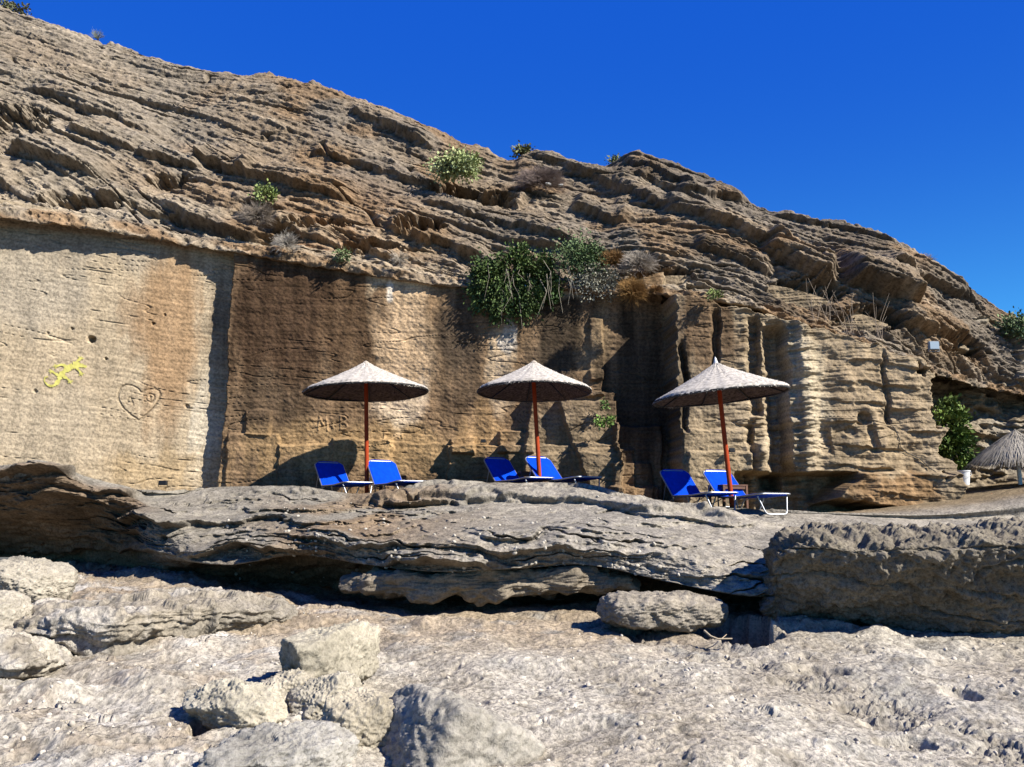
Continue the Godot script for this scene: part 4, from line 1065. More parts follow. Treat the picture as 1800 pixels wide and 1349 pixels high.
# ------------------------------------------------------------------ loose rocks
func rocks() -> void:
	var T := [
		[Vector3(2.886, 0.511, -9.900), Vector3(2.969, 0.447, -9.900), Vector3(3.310, 0.383, -9.900), Vector3(3.968, 0.319, -9.900), Vector3(4.627, 0.287, -9.900), Vector3(5.285, 0.255, -9.900), Vector3(6.077, 0.255, -9.900), Vector3(6.936, 0.255, -9.900), Vector3(7.450, 0.454, -9.600), Vector3(7.436, 0.602, -9.400)],
		[Vector3(2.712, 0.613, -9.300), Vector3(2.685, 0.584, -8.950), Vector3(2.960, 0.540, -8.850), Vector3(3.507, 0.485, -8.750), Vector3(4.016, 0.439, -8.600), Vector3(4.532, 0.399, -8.500), Vector3(5.151, 0.414, -8.400), Vector3(5.878, 0.414, -8.400), Vector3(6.752, 0.571, -8.700), Vector3(7.120, 0.648, -9.000)],
		[Vector3(2.665, 0.874, -9.100), Vector3(2.594, 0.920, -8.600), Vector3(2.828, 0.938, -8.400), Vector3(3.329, 0.897, -8.250), Vector3(3.856, 0.849, -8.200), Vector3(4.353, 0.859, -8.100), Vector3(4.945, 0.869, -8.000), Vector3(5.643, 0.869, -8.000), Vector3(6.631, 0.873, -8.500), Vector3(7.063, 0.834, -8.900)],
		[Vector3(2.673, 1.054, -9.100), Vector3(2.565, 1.279, -8.450), Vector3(2.751, 1.420, -8.100), Vector3(3.219, 1.411, -7.900), Vector3(3.733, 1.429, -7.850), Vector3(4.214, 1.458, -7.750), Vector3(4.817, 1.485, -7.700), Vector3(5.495, 1.460, -7.700), Vector3(6.752, 1.203, -8.600), Vector3(7.172, 1.061, -9.000)],
		[Vector3(2.822, 1.050, -9.600), Vector3(2.739, 1.389, -9.000), Vector3(2.999, 1.591, -8.800), Vector3(3.643, 1.625, -8.900), Vector3(4.249, 1.619, -8.900), Vector3(4.857, 1.625, -8.900), Vector3(5.524, 1.638, -8.800), Vector3(6.302, 1.614, -8.800), Vector3(7.167, 1.355, -9.100), Vector3(7.340, 1.107, -9.200)],
		[Vector3(2.941, 1.056, -10.000), Vector3(3.125, 1.139, -10.300), Vector3(3.564, 1.302, -10.500), Vector3(4.323, 1.369, -10.600), Vector3(5.043, 1.369, -10.600), Vector3(5.764, 1.369, -10.600), Vector3(6.628, 1.369, -10.600), Vector3(7.565, 1.369, -10.600), Vector3(7.859, 1.188, -10.000), Vector3(7.651, 1.018, -9.600)]
	]
	var m := loft(T, [0, 0.0174, 0.0872, 0.2215, 0.3557, 0.4899, 0.651, 0.8255, 0.9732, 1], [0, 0.12, 0.4, 0.72, 0.9, 1], 460, 230, boulder_relief)
	meta(put("boulder", m, mat.near_rock), "huge rough grey-brown boulder with a dark overhanging front, right of the black hole", "rock")
	var T1 := [
		[Vector3(-4.833, 0.465, -7.950), Vector3(-4.604, 0.460, -7.900), Vector3(-4.267, 0.445, -7.750), Vector3(-3.829, 0.435, -7.650), Vector3(-3.501, 0.435, -7.650), Vector3(-3.354, 0.465, -7.950), Vector3(-3.050, 0.489, -8.200), Vector3(-2.736, 0.490, -8.500), Vector3(-2.434, 0.475, -8.950), Vector3(-2.251, 0.450, -9.250)],
		[Vector3(-4.673, 0.526, -7.660), Vector3(-4.451, 0.521, -7.610), Vector3(-4.123, 0.506, -7.460), Vector3(-3.697, 0.496, -7.360), Vector3(-3.380, 0.496, -7.360), Vector3(-3.244, 0.526, -7.660), Vector3(-2.952, 0.550, -7.910), Vector3(-2.652, 0.553, -8.210), Vector3(-2.362, 0.542, -8.660), Vector3(-2.187, 0.537, -8.960)],
		[Vector3(-4.585, 0.490, -7.500), Vector3(-4.358, 0.662, -7.432), Vector3(-4.031, 0.712, -7.276), Vector3(-3.612, 0.741, -7.172), Vector3(-3.302, 0.760, -7.170), Vector3(-3.171, 0.790, -7.470), Vector3(-2.889, 0.796, -7.722), Vector3(-2.598, 0.760, -8.026), Vector3(-2.319, 0.686, -8.482), Vector3(-2.152, 0.505, -8.800)],
		[Vector3(-4.706, 0.512, -7.720), Vector3(-4.483, 0.729, -7.670), Vector3(-4.152, 0.797, -7.520), Vector3(-3.725, 0.836, -7.420), Vector3(-3.405, 0.859, -7.420), Vector3(-3.267, 0.889, -7.720), Vector3(-2.973, 0.890, -7.970), Vector3(-2.669, 0.843, -8.270), Vector3(-2.377, 0.749, -8.720), Vector3(-2.200, 0.520, -9.020)],
		[Vector3(-5.317, 0.603, -8.830), Vector3(-5.069, 0.753, -8.780), Vector3(-4.706, 0.795, -8.630), Vector3(-4.228, 0.820, -8.530), Vector3(-3.865, 0.836, -8.530), Vector3(-3.691, 0.866, -8.830), Vector3(-3.346, 0.871, -9.080), Vector3(-2.993, 0.815, -9.380), Vector3(-2.650, 0.696, -9.830), Vector3(-2.445, 0.500, -10.130)],
		[Vector3(-5.630, 0.544, -9.400), Vector3(-5.369, 0.541, -9.350), Vector3(-4.990, 0.532, -9.200), Vector3(-4.486, 0.526, -9.100), Vector3(-4.101, 0.526, -9.100), Vector3(-3.908, 0.544, -9.400), Vector3(-3.538, 0.558, -9.650), Vector3(-3.159, 0.527, -9.950), Vector3(-2.790, 0.447, -10.400), Vector3(-2.570, 0.397, -10.700)]
	]
	meta(put("rock_shelf", loft(T1, [0, 0.0686, 0.1569, 0.2941, 0.4118, 0.5098, 0.6471, 0.7843, 0.9216, 1], [0.0, 0.15, 0.36, 0.5, 0.85, 1.0], 320, 120, shelf_relief), mat.near_rock), "long flat grey-brown rock shelf with an undercut front edge at left", "rock")
	var T2 := [
		[Vector3(-5.844, 0.375, -7.050), Vector3(-5.177, 0.360, -6.900), Vector3(-4.601, 0.355, -6.850), Vector3(-4.081, 0.350, -6.800), Vector3(-3.895, 0.360, -6.900), Vector3(-3.833, 0.385, -7.150), Vector3(-3.781, 0.415, -7.450)],
		[Vector3(-5.627, 0.436, -6.760), Vector3(-4.980, 0.421, -6.610), Vector3(-4.424, 0.416, -6.560), Vector3(-3.923, 0.411, -6.510), Vector3(-3.747, 0.421, -6.610), Vector3(-3.692, 0.446, -6.860), Vector3(-3.648, 0.476, -7.160)],
		[Vector3(-5.506, 0.400, -6.600), Vector3(-4.857, 0.546, -6.429), Vector3(-4.310, 0.591, -6.372), Vector3(-3.820, 0.602, -6.320), Vector3(-3.651, 0.596, -6.422), Vector3(-3.604, 0.571, -6.679), Vector3(-3.575, 0.440, -7.000)],
		[Vector3(-5.672, 0.422, -6.820), Vector3(-5.020, 0.605, -6.670), Vector3(-4.461, 0.663, -6.620), Vector3(-3.956, 0.677, -6.570), Vector3(-3.777, 0.668, -6.670), Vector3(-3.721, 0.630, -6.920), Vector3(-3.676, 0.462, -7.220)],
		[Vector3(-6.032, 0.450, -7.300), Vector3(-5.347, 0.583, -7.150), Vector3(-4.753, 0.625, -7.100), Vector3(-4.217, 0.635, -7.050), Vector3(-4.023, 0.630, -7.150), Vector3(-3.954, 0.608, -7.400), Vector3(-3.896, 0.490, -7.700)],
		[Vector3(-6.257, 0.380, -7.600), Vector3(-5.551, 0.365, -7.450), Vector3(-4.935, 0.360, -7.400), Vector3(-4.380, 0.355, -7.350), Vector3(-4.176, 0.365, -7.450), Vector3(-4.100, 0.390, -7.700), Vector3(-4.034, 0.420, -8.000)]
	]
	meta(put("rock_shelf", loft(T2, [0, 0.2444, 0.4889, 0.7111, 0.8222, 0.9111, 1], [0.0, 0.15, 0.36, 0.5, 0.85, 1.0], 220, 100, shelf_relief), mat.near_rock), "low pale rock shelf in front of the rocks at the far left edge", "rock")
	var list := [
		# centre, size, turn, tilt, seed, colour, cuts, label
		[Vector3(1.555, 0.712, -8.750), Vector3(1.42, 0.36, 0.8), 0.05, -0.03, 3, Color(0.46, 0.41, 0.34), 0.25, "long rounded stone slab under the ledge, left of the black hole"],
		[Vector3(-0.204, 0.903, -10.100), Vector3(3.6, 0.34, 0.9), 0.0, 0.02, 5, Color(0.42, 0.36, 0.28), 0.2, "long lens of rock wedged in the dark gap under the terrace lip"],
		[Vector3(-1.384, 0.589, -6.550), Vector3(1.04, 0.6, 0.84), 0.5, 0.1, 21, Color(0.60, 0.55, 0.44), 0.85, "large pale angular boulder with a pointed top, rearmost of the cluster"],
		[Vector3(-1.554, 0.468, -6.000), Vector3(0.5, 0.34, 0.42), 0.4, 0.25, 33, Color(0.64, 0.58, 0.47), 0.6, "small round pale stone in front of the pointed boulder"],
		[Vector3(-1.818, 0.404, -5.750), Vector3(0.82, 0.44, 0.56), -0.3, -0.2, 44, Color(0.63, 0.58, 0.47), 0.75, "pale cracked rock at the left end of the boulder cluster"],
		[Vector3(-1.274, 0.448, -5.850), Vector3(0.52, 0.38, 0.46), 0.7, 0.3, 52, Color(0.60, 0.55, 0.45), 0.75, "small leaning stone in the middle of the boulder cluster"],
		[Vector3(-0.931, 0.386, -5.450), Vector3(0.68, 0.5, 0.54), 0.3, 0.1, 61, Color(0.59, 0.53, 0.42), 0.6, "smooth blunt stone with a brown shaded underside at the front of the cluster"],
		[Vector3(-0.380, 0.193, -5.300), Vector3(0.86, 0.8, 0.9), 0.65, -0.5, 75, Color(0.5, 0.47, 0.415), 0.35, "large grey wedge of rock with a dark pitted left side, right of the cluster"],
		[Vector3(-1.353, 0.310, -5.050), Vector3(0.9, 0.3, 0.6), 0.2, 0.05, 88, Color(0.48, 0.46, 0.42), 0.5, "flat grey rock at the bottom edge below the boulder cluster"],
		[Vector3(-4.961, 1.033, -8.600), Vector3(0.85, 0.42, 0.7), 0.2, -0.2, 93, Color(0.56, 0.51, 0.42), 0.6, "pale blocky rock lying against the shaded hollow at the far left"],
		[Vector3(-4.683, 0.763, -7.600), Vector3(0.8, 0.55, 0.7), 0.5, 0.15, 104, Color(0.58, 0.53, 0.44), 0.6, "pale rock at the left edge below the blocky rock"],
		[Vector3(-3.999, 0.533, -6.800), Vector3(0.85, 0.5, 0.7), 0.1, -0.1, 117, Color(0.6, 0.55, 0.46), 0.6, "cream rock at the left edge beside the small black hole"],
	]
	for r in list:
		var o := put("rock", stone(r[1], r[4], r[5], r[6], 9.0 if r[4] == 75 else 4.0), mat.stone)
		o.position = r[0]
		o.rotation = Vector3(0, r[2], r[3])
		meta(o, r[7], "rock")


func loose_pebbles() -> void:
	pebbles("gravel", "rock_slope", 1300, Vector2(-6, -9.4), Vector2(6, -4.6), 0.022, 5, Color(0.46, 0.41, 0.34))
	meta($gravel, "small pale pebbles scattered over the rock in front", "gravel")
	pebbles("bedded_pebbles", "rock_terrace", 420, Vector2(-4, -13.0), Vector2(2.5, -9.2), 0.028, 6, Color(0.42, 0.38, 0.31))
	meta($bedded_pebbles, "pale pebbles set in the front of the terrace ledge", "pebbles")


func shelf_relief(p: Vector3, n: Vector3, u: float, v: float) -> float:
	var warp := 0.05 * n_fbm.get_noise_2d(p.x * 1.2, p.z * 1.2)
	var b := p.y + 0.05 * p.x + warp
	var h := 0.07 * n_fbm.get_noise_3d(p.x * 1.1, p.y * 2.0, p.z * 1.1)
	var fine := n_fbm.get_noise_3d(p.x * 5.0, p.y * 9.0, p.z * 5.0)
	h += 0.04 * fine + 0.05 * n_fbm.get_noise_2d(p.x * 0.7, b * 14.0) * smoothstep(0.75, 0.5, v)
	h += 0.05 * smoothstep(0.1, 0.25, n_fbm.get_noise_2d(p.x * 0.9 + 60.0, p.z * 1.4))
	var c := mixc(Color(0.44, 0.39, 0.315), Color(0.38, 0.345, 0.29), 0.5 + n_one.get_noise_2d(p.x, b * 3.0))
	c = mixc(c, Color(0.56, 0.52, 0.46), smoothstep(0.1, 0.4, n_fbm.get_noise_2d(p.x * 0.8 + 12.0, p.z)) + smoothstep(0.8, 0.95, v))
	var k := 1.0 + 0.5 * fine
	vc = Color(c.r * k, c.g * k, c.b * k)
	return h * smoothstep(0.0, 0.06, u) * smoothstep(1.0, 0.94, u)


func boulder_relief(p: Vector3, n: Vector3, u: float, v: float) -> float:
	var b := p.y + 0.1 * p.x
	var h := 0.1 * n_fbm.get_noise_3d(p.x * 1.2, p.y * 1.5, p.z * 1.2)
	var fine := n_fbm.get_noise_3d(p.x * 5.0, p.y * 6.0, p.z * 5.0)
	h += 0.05 * fine + 0.02 * n_fbm.get_noise_3d(p.x * 13.0, p.y * 13.0, p.z * 13.0)
	h += 0.05 * smoothstep(-0.1, 0.3, n_fbm.get_noise_3d(p.x * 2.2 + 9.0, p.y * 3.2, p.z * 2.2))
	h -= 0.06 * (1.0 - smoothstep(0.0, 0.06, absf(n_one.get_noise_2d(p.x * 0.3, b * 2.2)))) + 0.08
	var c := mixc(Color(0.31, 0.275, 0.22), Color(0.255, 0.225, 0.18), 0.5 + n_one.get_noise_3d(p.x, p.y * 2.0, p.z))
	var k := 1.0 + 0.35 * fine
	vc = Color(c.r * k, c.g * k, c.b * k)
	return h


func stone(size: Vector3, s: int, c0: Color, cuts: float, e := 4.0) -> ArrayMesh:
	var r := RandomNumberGenerator.new()
	r.seed = s
	var planes := []
	for k in 16:
		var d := Vector3(r.randf_range(-1, 1), r.randf_range(-1, 1), r.randf_range(-1, 1)).normalized()
		planes.append([d, r.randf_range(0.5, 0.88)])
	var nu := 150
	var nv := 96
	var pos := PackedVector3Array()
	var col := PackedColorArray()
	var off := Vector3(s * 1.7, s * 0.3, 0)
	var big := maxf(size.x, size.z)
	for j in nv:
		var th := PI * j / (nv - 1)
		for i in nu:
			var ph := -TAU * i / (nu - 1)
			var d := Vector3(sin(th) * cos(ph), -cos(th), sin(th) * sin(ph))
			# rounded box, then cut by random planes
			var rad := pow(pow(absf(d.x), e) + pow(absf(d.y), e) + pow(absf(d.z), e), -1.0 / e)
			var soft := rad
			for pl in planes:
				var dn: float = d.dot(pl[0])
				if dn > 0.05:
					var lim: float = pl[1] / dn
					if lim < soft:
						soft = lim
			rad = lerpf(rad, soft, cuts)
			var p := d * rad * size * 0.5
			var w := p + off
			var fine := n_fbm.get_noise_3d(w.x * 8.0, w.y * 9.0, w.z * 8.0)
			var h := 0.1 * big * 0.5 * n_fbm.get_noise_3d(w.x * 2.0, w.y * 2.4, w.z * 2.0) + 0.03 * fine + 0.01 * n_one.get_noise_3d(w.x * 40.0, w.y * 40.0, w.z * 40.0)
			var bed := n_one.get_noise_2d(w.x * 1.2, w.y * 22.0)
			pos.append(p + d * h)
			var k := (1.0 + 0.3 * fine + 0.1 * bed) * (0.95 + 0.25 * n_one.get_noise_3d(w.x * 1.5, w.y * 1.5, w.z * 1.5))
			k *= 0.95
			col.append(Color(c0.r * k, c0.g * k, c0.b * k))
	return grid_mesh(pos, col, nu, nv)


func pebbles(called: String, sheet: String, count: int, lo: Vector2, hi: Vector2, size: float, s: int, c: Color) -> void:   # loose or bedded pebbles lying on a rock sheet, x and z between lo and hi
	var from: PackedVector3Array = (get_node(sheet) as MeshInstance3D).mesh.surface_get_arrays(0)[Mesh.ARRAY_VERTEX]
	var r := RandomNumberGenerator.new()
	r.seed = s
	var base := SphereMesh.new()
	base.radial_segments = 7
	base.rings = 4
	base.radius = 1.0
	base.height = 2.0
	var mm := MultiMesh.new()
	mm.transform_format = MultiMesh.TRANSFORM_3D
	mm.use_colors = true
	mm.mesh = base
	var where: Array[Transform3D] = []
	var guard := 0
	while where.size() < count and guard < count * 400:
		guard += 1
		var p := from[r.randi() % from.size()]
		if p.x < lo.x or p.x > hi.x or p.z < lo.y or p.z > hi.y:
			continue
		if n_fbm.get_noise_2d(p.x * 1.6 + s, p.z * 1.6) < r.randf_range(-0.1, 0.35):
			continue
		var k := size * pow(r.randf(), 2.2) + size * 0.2
		var b := Basis.from_euler(Vector3(r.randf() * 6.0, r.randf() * 6.0, r.randf() * 6.0)) * Basis.from_scale(Vector3(k, k * r.randf_range(0.5, 0.8), k * r.randf_range(0.7, 1.0)))
		where.append(Transform3D(b, p))
	mm.instance_count = where.size()
	for k in where.size():
		mm.set_instance_transform(k, where[k])
		var g := r.randf_range(0.75, 1.25)
		mm.set_instance_color(k, Color(c.r * g, c.g * g, c.b * g))
	var o := MultiMeshInstance3D.new()
	o.name = called
	o.multimesh = mm
	o.material_override = mat.pebble
	add_child(o)
	o.set_meta("kind", "stuff")


# ------------------------------------------------------------------ parasols, loungers, tables
func furniture() -> void:
	parasol(Vector3(-2.641, 1.961, -15.120), 1.155, 2.5, 0.035, 0.0, false, "reed parasol on orange pole, leftmost of the three, against the brown wall")
	parasol(Vector3(0.514, 2.051, -15.000), 1.06, 2.4, 0.055, -0.06, false, "reed parasol on orange pole, middle one, in front of stepped quarry blocks")
	parasol(Vector3(3.580, 1.741, -13.500), 1.11, 2.41, 0.07, -0.02, true, "reed parasol with a white tip on its peak, rightmost of the three")
	var beds := [
		[Vector3(-3.247, 1.912, -15.300), 1.02, "blue lounger left of the leftmost parasol's pole"],
		[Vector3(-2.214, 1.917, -14.900), 1.08, "blue lounger right of the leftmost parasol's pole, beside the wooden table"],
		[Vector3(-0.074, 1.997, -15.400), 1.05, "blue lounger left of the middle parasol's pole"],
		[Vector3(0.709, 1.990, -15.000), 1.02, "blue lounger behind and right of the middle parasol's pole"],
		[Vector3(2.987, 1.705, -14.150), 1.28, "blue lounger left of the rightmost parasol, its whole back in shade"],
		[Vector3(3.666, 1.677, -13.800), 1.25, "blue lounger right of the rightmost parasol's pole, feet toward the undercut"],
	]
	for b in beds:
		lounger(b[0], -b[1], b[2])
	table(Vector3(-2.258, 1.950, -15.700), 0.1, "small brown wooden table between the two left loungers", 0.46)
	table(Vector3(0.366, 2.024, -15.700), 0.2, "small wooden table behind the middle parasol's pole", 0.46)
	table(Vector3(3.670, 1.724, -14.100), 0.35, "small wooden table behind the rightmost parasol's pole", 0.46)
	straw_parasol()


func canopy_mesh(r: float, rise: float, under: bool, own: float) -> ArrayMesh:
	var rings := 64
	var seg := 200
	var pos := PackedVector3Array()
	var col := PackedColorArray()
	for j in rings:
		var t := float(j) / (rings - 1)
		if not under:
			t = 1.0 - t
		for i in seg:
			var a := TAU * i / (seg - 1)
			var wob := n_fbm.get_noise_2d(cos(a) * 4.0 + own, sin(a) * 4.0)
			var rr := (0.015 + t * (r - 0.015)) * (1.0 + 0.012 * wob * t)
			var y := rise * (1.0 - pow(t, 0.86)) + 0.012 * wob + 0.03 * t * n_one.get_noise_2d(cos(a) * 0.8 + own, sin(a) * 0.8)
			var weave := sin(a * 90.0 + (PI if j % 2 else 0.0)) * 0.003
			var cell := fposmod(sin(i * 12.9898 + j * 78.233) * 43758.5453, 1.0) - 0.5
			rr *= 1.0 + (0.02 * cell if t > 0.97 else 0.0)
			var nz := n_fbm.get_noise_3d(cos(a) * rr * 14.0, t * 30.0, sin(a) * rr * 14.0)
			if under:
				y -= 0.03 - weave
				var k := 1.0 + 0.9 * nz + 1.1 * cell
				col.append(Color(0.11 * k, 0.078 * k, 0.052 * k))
			else:
				y += weave + 0.008 * nz + (0.006 if j % 2 else 0.0) - 0.035 * smoothstep(0.965, 1.0, t)
				y += 0.006 * cell
				var k := 1.0 + 0.7 * nz + 0.6 * cell + (0.1 if j % 2 else -0.16) + weave * 12.0
				col.append(Color(0.42 * k, 0.38 * k, 0.33 * k))
			pos.append(Vector3(cos(a) * rr, y, -sin(a) * rr))
	return grid_mesh(pos, col, seg, rings)


func parasol(at: Vector3, r: float, high: float, lean: float, tip: float, finial: bool, label: String) -> void:
	var o := thing("parasol", label, "parasol", at, 0.0, "reed parasols on the terrace")
	o.rotation.z = lean
	var s := Shape.new()
	var edge := high - 0.5
	s.tube(PackedVector3Array([Vector3(0, -0.3, 0), Vector3(0, 0.7, 0), Vector3(0, edge + 0.44, 0)]), 0.041, 0.037, 16)
	put("pole", s.mesh(), mat.pole, o)
	var top := Node3D.new()
	top.name = "canopy"
	top.position = Vector3(0, edge, 0)
	top.rotation.z = tip
	top.rotation.y = at.x
	o.add_child(top)
	put("reed_cover", canopy_mesh(r, 0.55, false, at.x * 9.0), mat.reed, top)
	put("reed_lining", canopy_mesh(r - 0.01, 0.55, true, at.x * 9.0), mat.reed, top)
	s = Shape.new()
	var ring := PackedVector3Array()
	for k in 65:
		ring.append(Vector3(cos(TAU * k / 64) * (r - 0.015), -0.03, sin(TAU * k / 64) * (r - 0.015)))
	s.tube(ring, 0.019, 0.019, 6, false)
	put("rim", s.mesh(), mat.dark_metal, top)
	for k in 8:
		var a := TAU * (k + 0.5) / 8
		s = Shape.new()
		var pts := PackedVector3Array()
		for q in 6:
			var t := 0.05 + 0.94 * q / 5.0
			pts.append(Vector3(cos(a) * r * t, 0.55 * (1.0 - pow(t, 0.86)) - 0.05, sin(a) * r * t))
		s.tube(pts, 0.013, 0.013, 6)
		put("rib", s.mesh(), mat.dark_metal, top)
	s = Shape.new()
	var fr := RandomNumberGenerator.new()
	fr.seed = int(at.x * 100.0) + 900
	for k in 420:
		var a := fr.randf() * TAU
		var d := Vector3(cos(a), 0, sin(a))
		var side := Vector3(-sin(a), 0, cos(a))
		var g := fr.randf_range(0.6, 1.2)
		s.tint = Color(0.36 * g, 0.32 * g, 0.26 * g)
		var y := 0.03 * n_one.get_noise_2d(cos(a) * 0.8 + at.x * 9.0, -sin(a) * 0.8)
		var p := d * (r - 0.03) + Vector3(0, y - 0.012, 0)
		var q := p + d * fr.randf_range(0.02, 0.06) + Vector3(0, fr.randf_range(-0.05, -0.012), 0) + side * fr.randf_range(-0.05, 0.05)
		s.quad(p - side * 0.004, q - side * 0.002, q + side * 0.002, p + side * 0.004)
	put("reed_fringe", s.mesh(), mat.reed, top).set_meta("kind", "stuff")
	s = Shape.new()
	if finial:
		s.lathe(PackedVector2Array([Vector2(0.045, 0.52), Vector2(0.03, 0.57), Vector2(0.018, 0.62), Vector2(0.0, 0.65)]), 12)
		put("tip", s.mesh(), mat.white_plastic, top)
	else:
		s.tint = Color(0.4, 0.34, 0.27)
		s.lathe(PackedVector2Array([Vector2(0.07, 0.515), Vector2(0.04, 0.55), Vector2(0.0, 0.57)]), 12)
		put("tip", s.mesh(), mat.reed, top)


func rounded(pts: Array, r: float) -> PackedVector3Array:   # a bent tube's centre line with rounded corners
	var out := PackedVector3Array()
	for k in pts.size():
		var p: Vector3 = pts[k]
		if k == 0 or k == pts.size() - 1:
			out.append(p)
			continue
		var a: Vector3 = p + (pts[k - 1] - p).normalized() * r
		var b: Vector3 = p + (pts[k + 1] - p).normalized() * r
		for q in 6:
			var t := q / 5.0
			out.append(a.lerp(p, t).lerp(p.lerp(b, t), t))
	return out


func lounger(at: Vector3, turn: float, label: String) -> void:
	var o := thing("sun_lounger", label, "sun lounger", at, turn, "blue sun loungers on the terrace")
	var W := 0.275
	var H := 0.29
	var foot := 1.18
	var bl := 0.66
	var up := Vector3(-cos(0.75), sin(0.75), 0)
	var r := 0.0135
	var s := Shape.new()
	s.tube(rounded([Vector3(0, H, -W), Vector3(foot * 0.55, H, -W), Vector3(foot, H + 0.035, -W), Vector3(foot, H + 0.035, W), Vector3(foot * 0.55, H, W), Vector3(0, H, W)], 0.07), r, r, 8)
	put("seat_frame", s.mesh(), mat.aluminium, o)
	s = Shape.new()
	var b0 := Vector3(0, H + 0.005, 0)
	s.tube(rounded([b0 + Vector3(0, 0, -W), b0 + up * bl + Vector3(0, 0, -W), b0 + up * bl + Vector3(0, 0, W), b0 + Vector3(0, 0, W)], 0.1), r, r, 8)
	put("back_frame", s.mesh(), mat.aluminium, o)
	put("back_cloth", sling(b0 + up * 0.01, up, bl + 0.012, W, true), mat.cloth, o)
	put("seat_cloth", sling(Vector3(0.01, H, 0), Vector3(1, 0.0, 0), foot * 0.52, W, false), mat.cloth, o)
	put("foot_cloth", sling(Vector3(foot * 0.55, H + 0.004, 0), Vector3(foot * 0.45, 0.03, 0).normalized(), foot * 0.45 + 0.012, W, true), mat.cloth, o)
	for x in [foot - 0.1, foot * 0.42, -0.02]:
		s = Shape.new()
		var sl := 0.09 if x > 1.0 else (-0.06 if x > 0.2 else -0.12)
		s.tube(rounded([Vector3(x, H, -W + 0.012), Vector3(x + sl, 0.015, -W + 0.09), Vector3(x + sl, 0.015, W - 0.09), Vector3(x, H, W - 0.012)], 0.06), 0.0125, 0.0125, 8)
		put("leg", s.mesh(), mat.aluminium, o)
	s = Shape.new()
	for z in [-W + 0.02, W - 0.02]:
		s.tube(PackedVector3Array([b0 + up * bl * 0.55 + Vector3(0, -0.01, z), Vector3(-0.42, 0.14, z)]), 0.008, 0.008, 6)
	s.tube(PackedVector3Array([Vector3(-0.42, 0.14, -W + 0.02), Vector3(-0.42, 0.14, W - 0.02)]), 0.009, 0.009, 6)
	s.tube(PackedVector3Array([Vector3(-0.42, 0.14, W - 0.02), Vector3(0.1, H - 0.02, W - 0.02)]), 0.008, 0.008, 6)
	s.tube(PackedVector3Array([Vector3(-0.42, 0.14, -W + 0.02), Vector3(0.1, H - 0.02, -W + 0.02)]), 0.008, 0.008, 6)
	put("back_strut", s.mesh(), mat.aluminium, o)


func sling(at: Vector3, along: Vector3, length: float, w: float, wrapped: bool) -> ArrayMesh:   # cloth stretched between the rails, sagging a little, corners left open where it wraps the end bar
	var nrm := Vector3(0, 0, 1).cross(along).normalized()
	var nu := 13
	var nv := 25
	var pos := PackedVector3Array()
	var col := PackedColorArray()
	for j in nv + 1:
		for i in nu * 2:
			var t := float(j) / nv
			var side := 1.0 if i < nu else -1.0
			var k := i if i < nu else 2 * nu - 1 - i
			var z := (float(k) / (nu - 1) * 2.0 - 1.0)
			var half := w - 0.004
			var cut := 0.0
			if wrapped:
				cut = maxf(0.0, (t * length - (length - 0.1)) / 0.1) * 0.085
			var sag := 0.022 * (1.0 - z * z) * sin(PI * clampf(t, 0.02, 0.98))
			var lift := 0.0155 if wrapped and t > 0.93 else 0.0155
			var p := at + along * t * length + Vector3(0, 0, z * (half - cut)) + nrm * (-sag + side * (lift if absf(z) > 0.99 or (wrapped and t > 0.97) else 0.003))
			pos.append(p)
			col.append(Color.WHITE)
	return grid_mesh(pos, col, nu * 2, nv + 1)


func table(at: Vector3, turn: float, label: String, high: float) -> void:
	var o := thing("side_table", label, "table", at, turn, "small wooden tables by the parasols")
	var w := 0.5
	for k in 5:
		var s := Shape.new()
		s.slab(Transform3D(Basis(), Vector3(0, high - 0.011, (k - 2) * 0.092)), Vector3(w, 0.022, 0.086), 0.003)
		put("slat", s.mesh(), mat.wood, o)
	for x in [-1, 1]:
		for z in [-1, 1]:
			var s := Shape.new()
			s.slab(Transform3D(Basis(Vector3.BACK, -0.0 * x), Vector3(x * (w / 2 - 0.025), (high - 0.024) / 2 - 0.05, z * 0.205)), Vector3(0.042, high - 0.022 + 0.1, 0.042), 0.003)
			put("leg", s.mesh(), mat.wood, o)
	for z in [-1, 1]:
		var s := Shape.new()
		s.slab(Transform3D(Basis(), Vector3(0, high - 0.05, z * 0.205)), Vector3(w - 0.095, 0.05, 0.022), 0.003)
		put("apron", s.mesh(), mat.wood, o)


func straw_parasol() -> void:
	var at := Vector3(10.313, 1.899, -16.800)
	var o := thing("straw_parasol", "shaggy pale straw parasol on a white pole at the right edge", "parasol", at)
	var s := Shape.new()
	s.tube(PackedVector3Array([Vector3(0, -0.3, 0), Vector3(0, 1.0, 0), Vector3(0, 1.4, 0)]), 0.04, 0.04, 14)
	put("pole", s.mesh(), mat.white_plastic, o)
	s = Shape.new()
	var r := RandomNumberGenerator.new()
	r.seed = 5
	for k in 5200:
		var a := r.randf() * TAU
		var t := sqrt(r.randf())
		var l := r.randf_range(0.2, 0.42)
		var d := Vector3(cos(a), 0, sin(a))
		var p0 := d * (t * 0.72) + Vector3(0, 1.5 - 0.5 * t + r.randf_range(-0.02, 0.03), 0)
		var p1 := p0 + (d * 0.8 + Vector3(r.randf_range(-0.25, 0.25), -0.62 - 0.25 * t, r.randf_range(-0.25, 0.25))) * l
		var w := Vector3(-sin(a), 0.2, cos(a)) * r.randf_range(0.004, 0.008)
		var g := r.randf_range(0.6, 1.15)
		s.tint = Color(0.38 * g, 0.34 * g, 0.28 * g)
		s.quad(p0 - w, p1 - w * 0.3, p1 + w * 0.3, p0 + w)
	put("straw_cover", s.mesh(), mat.reed, o)


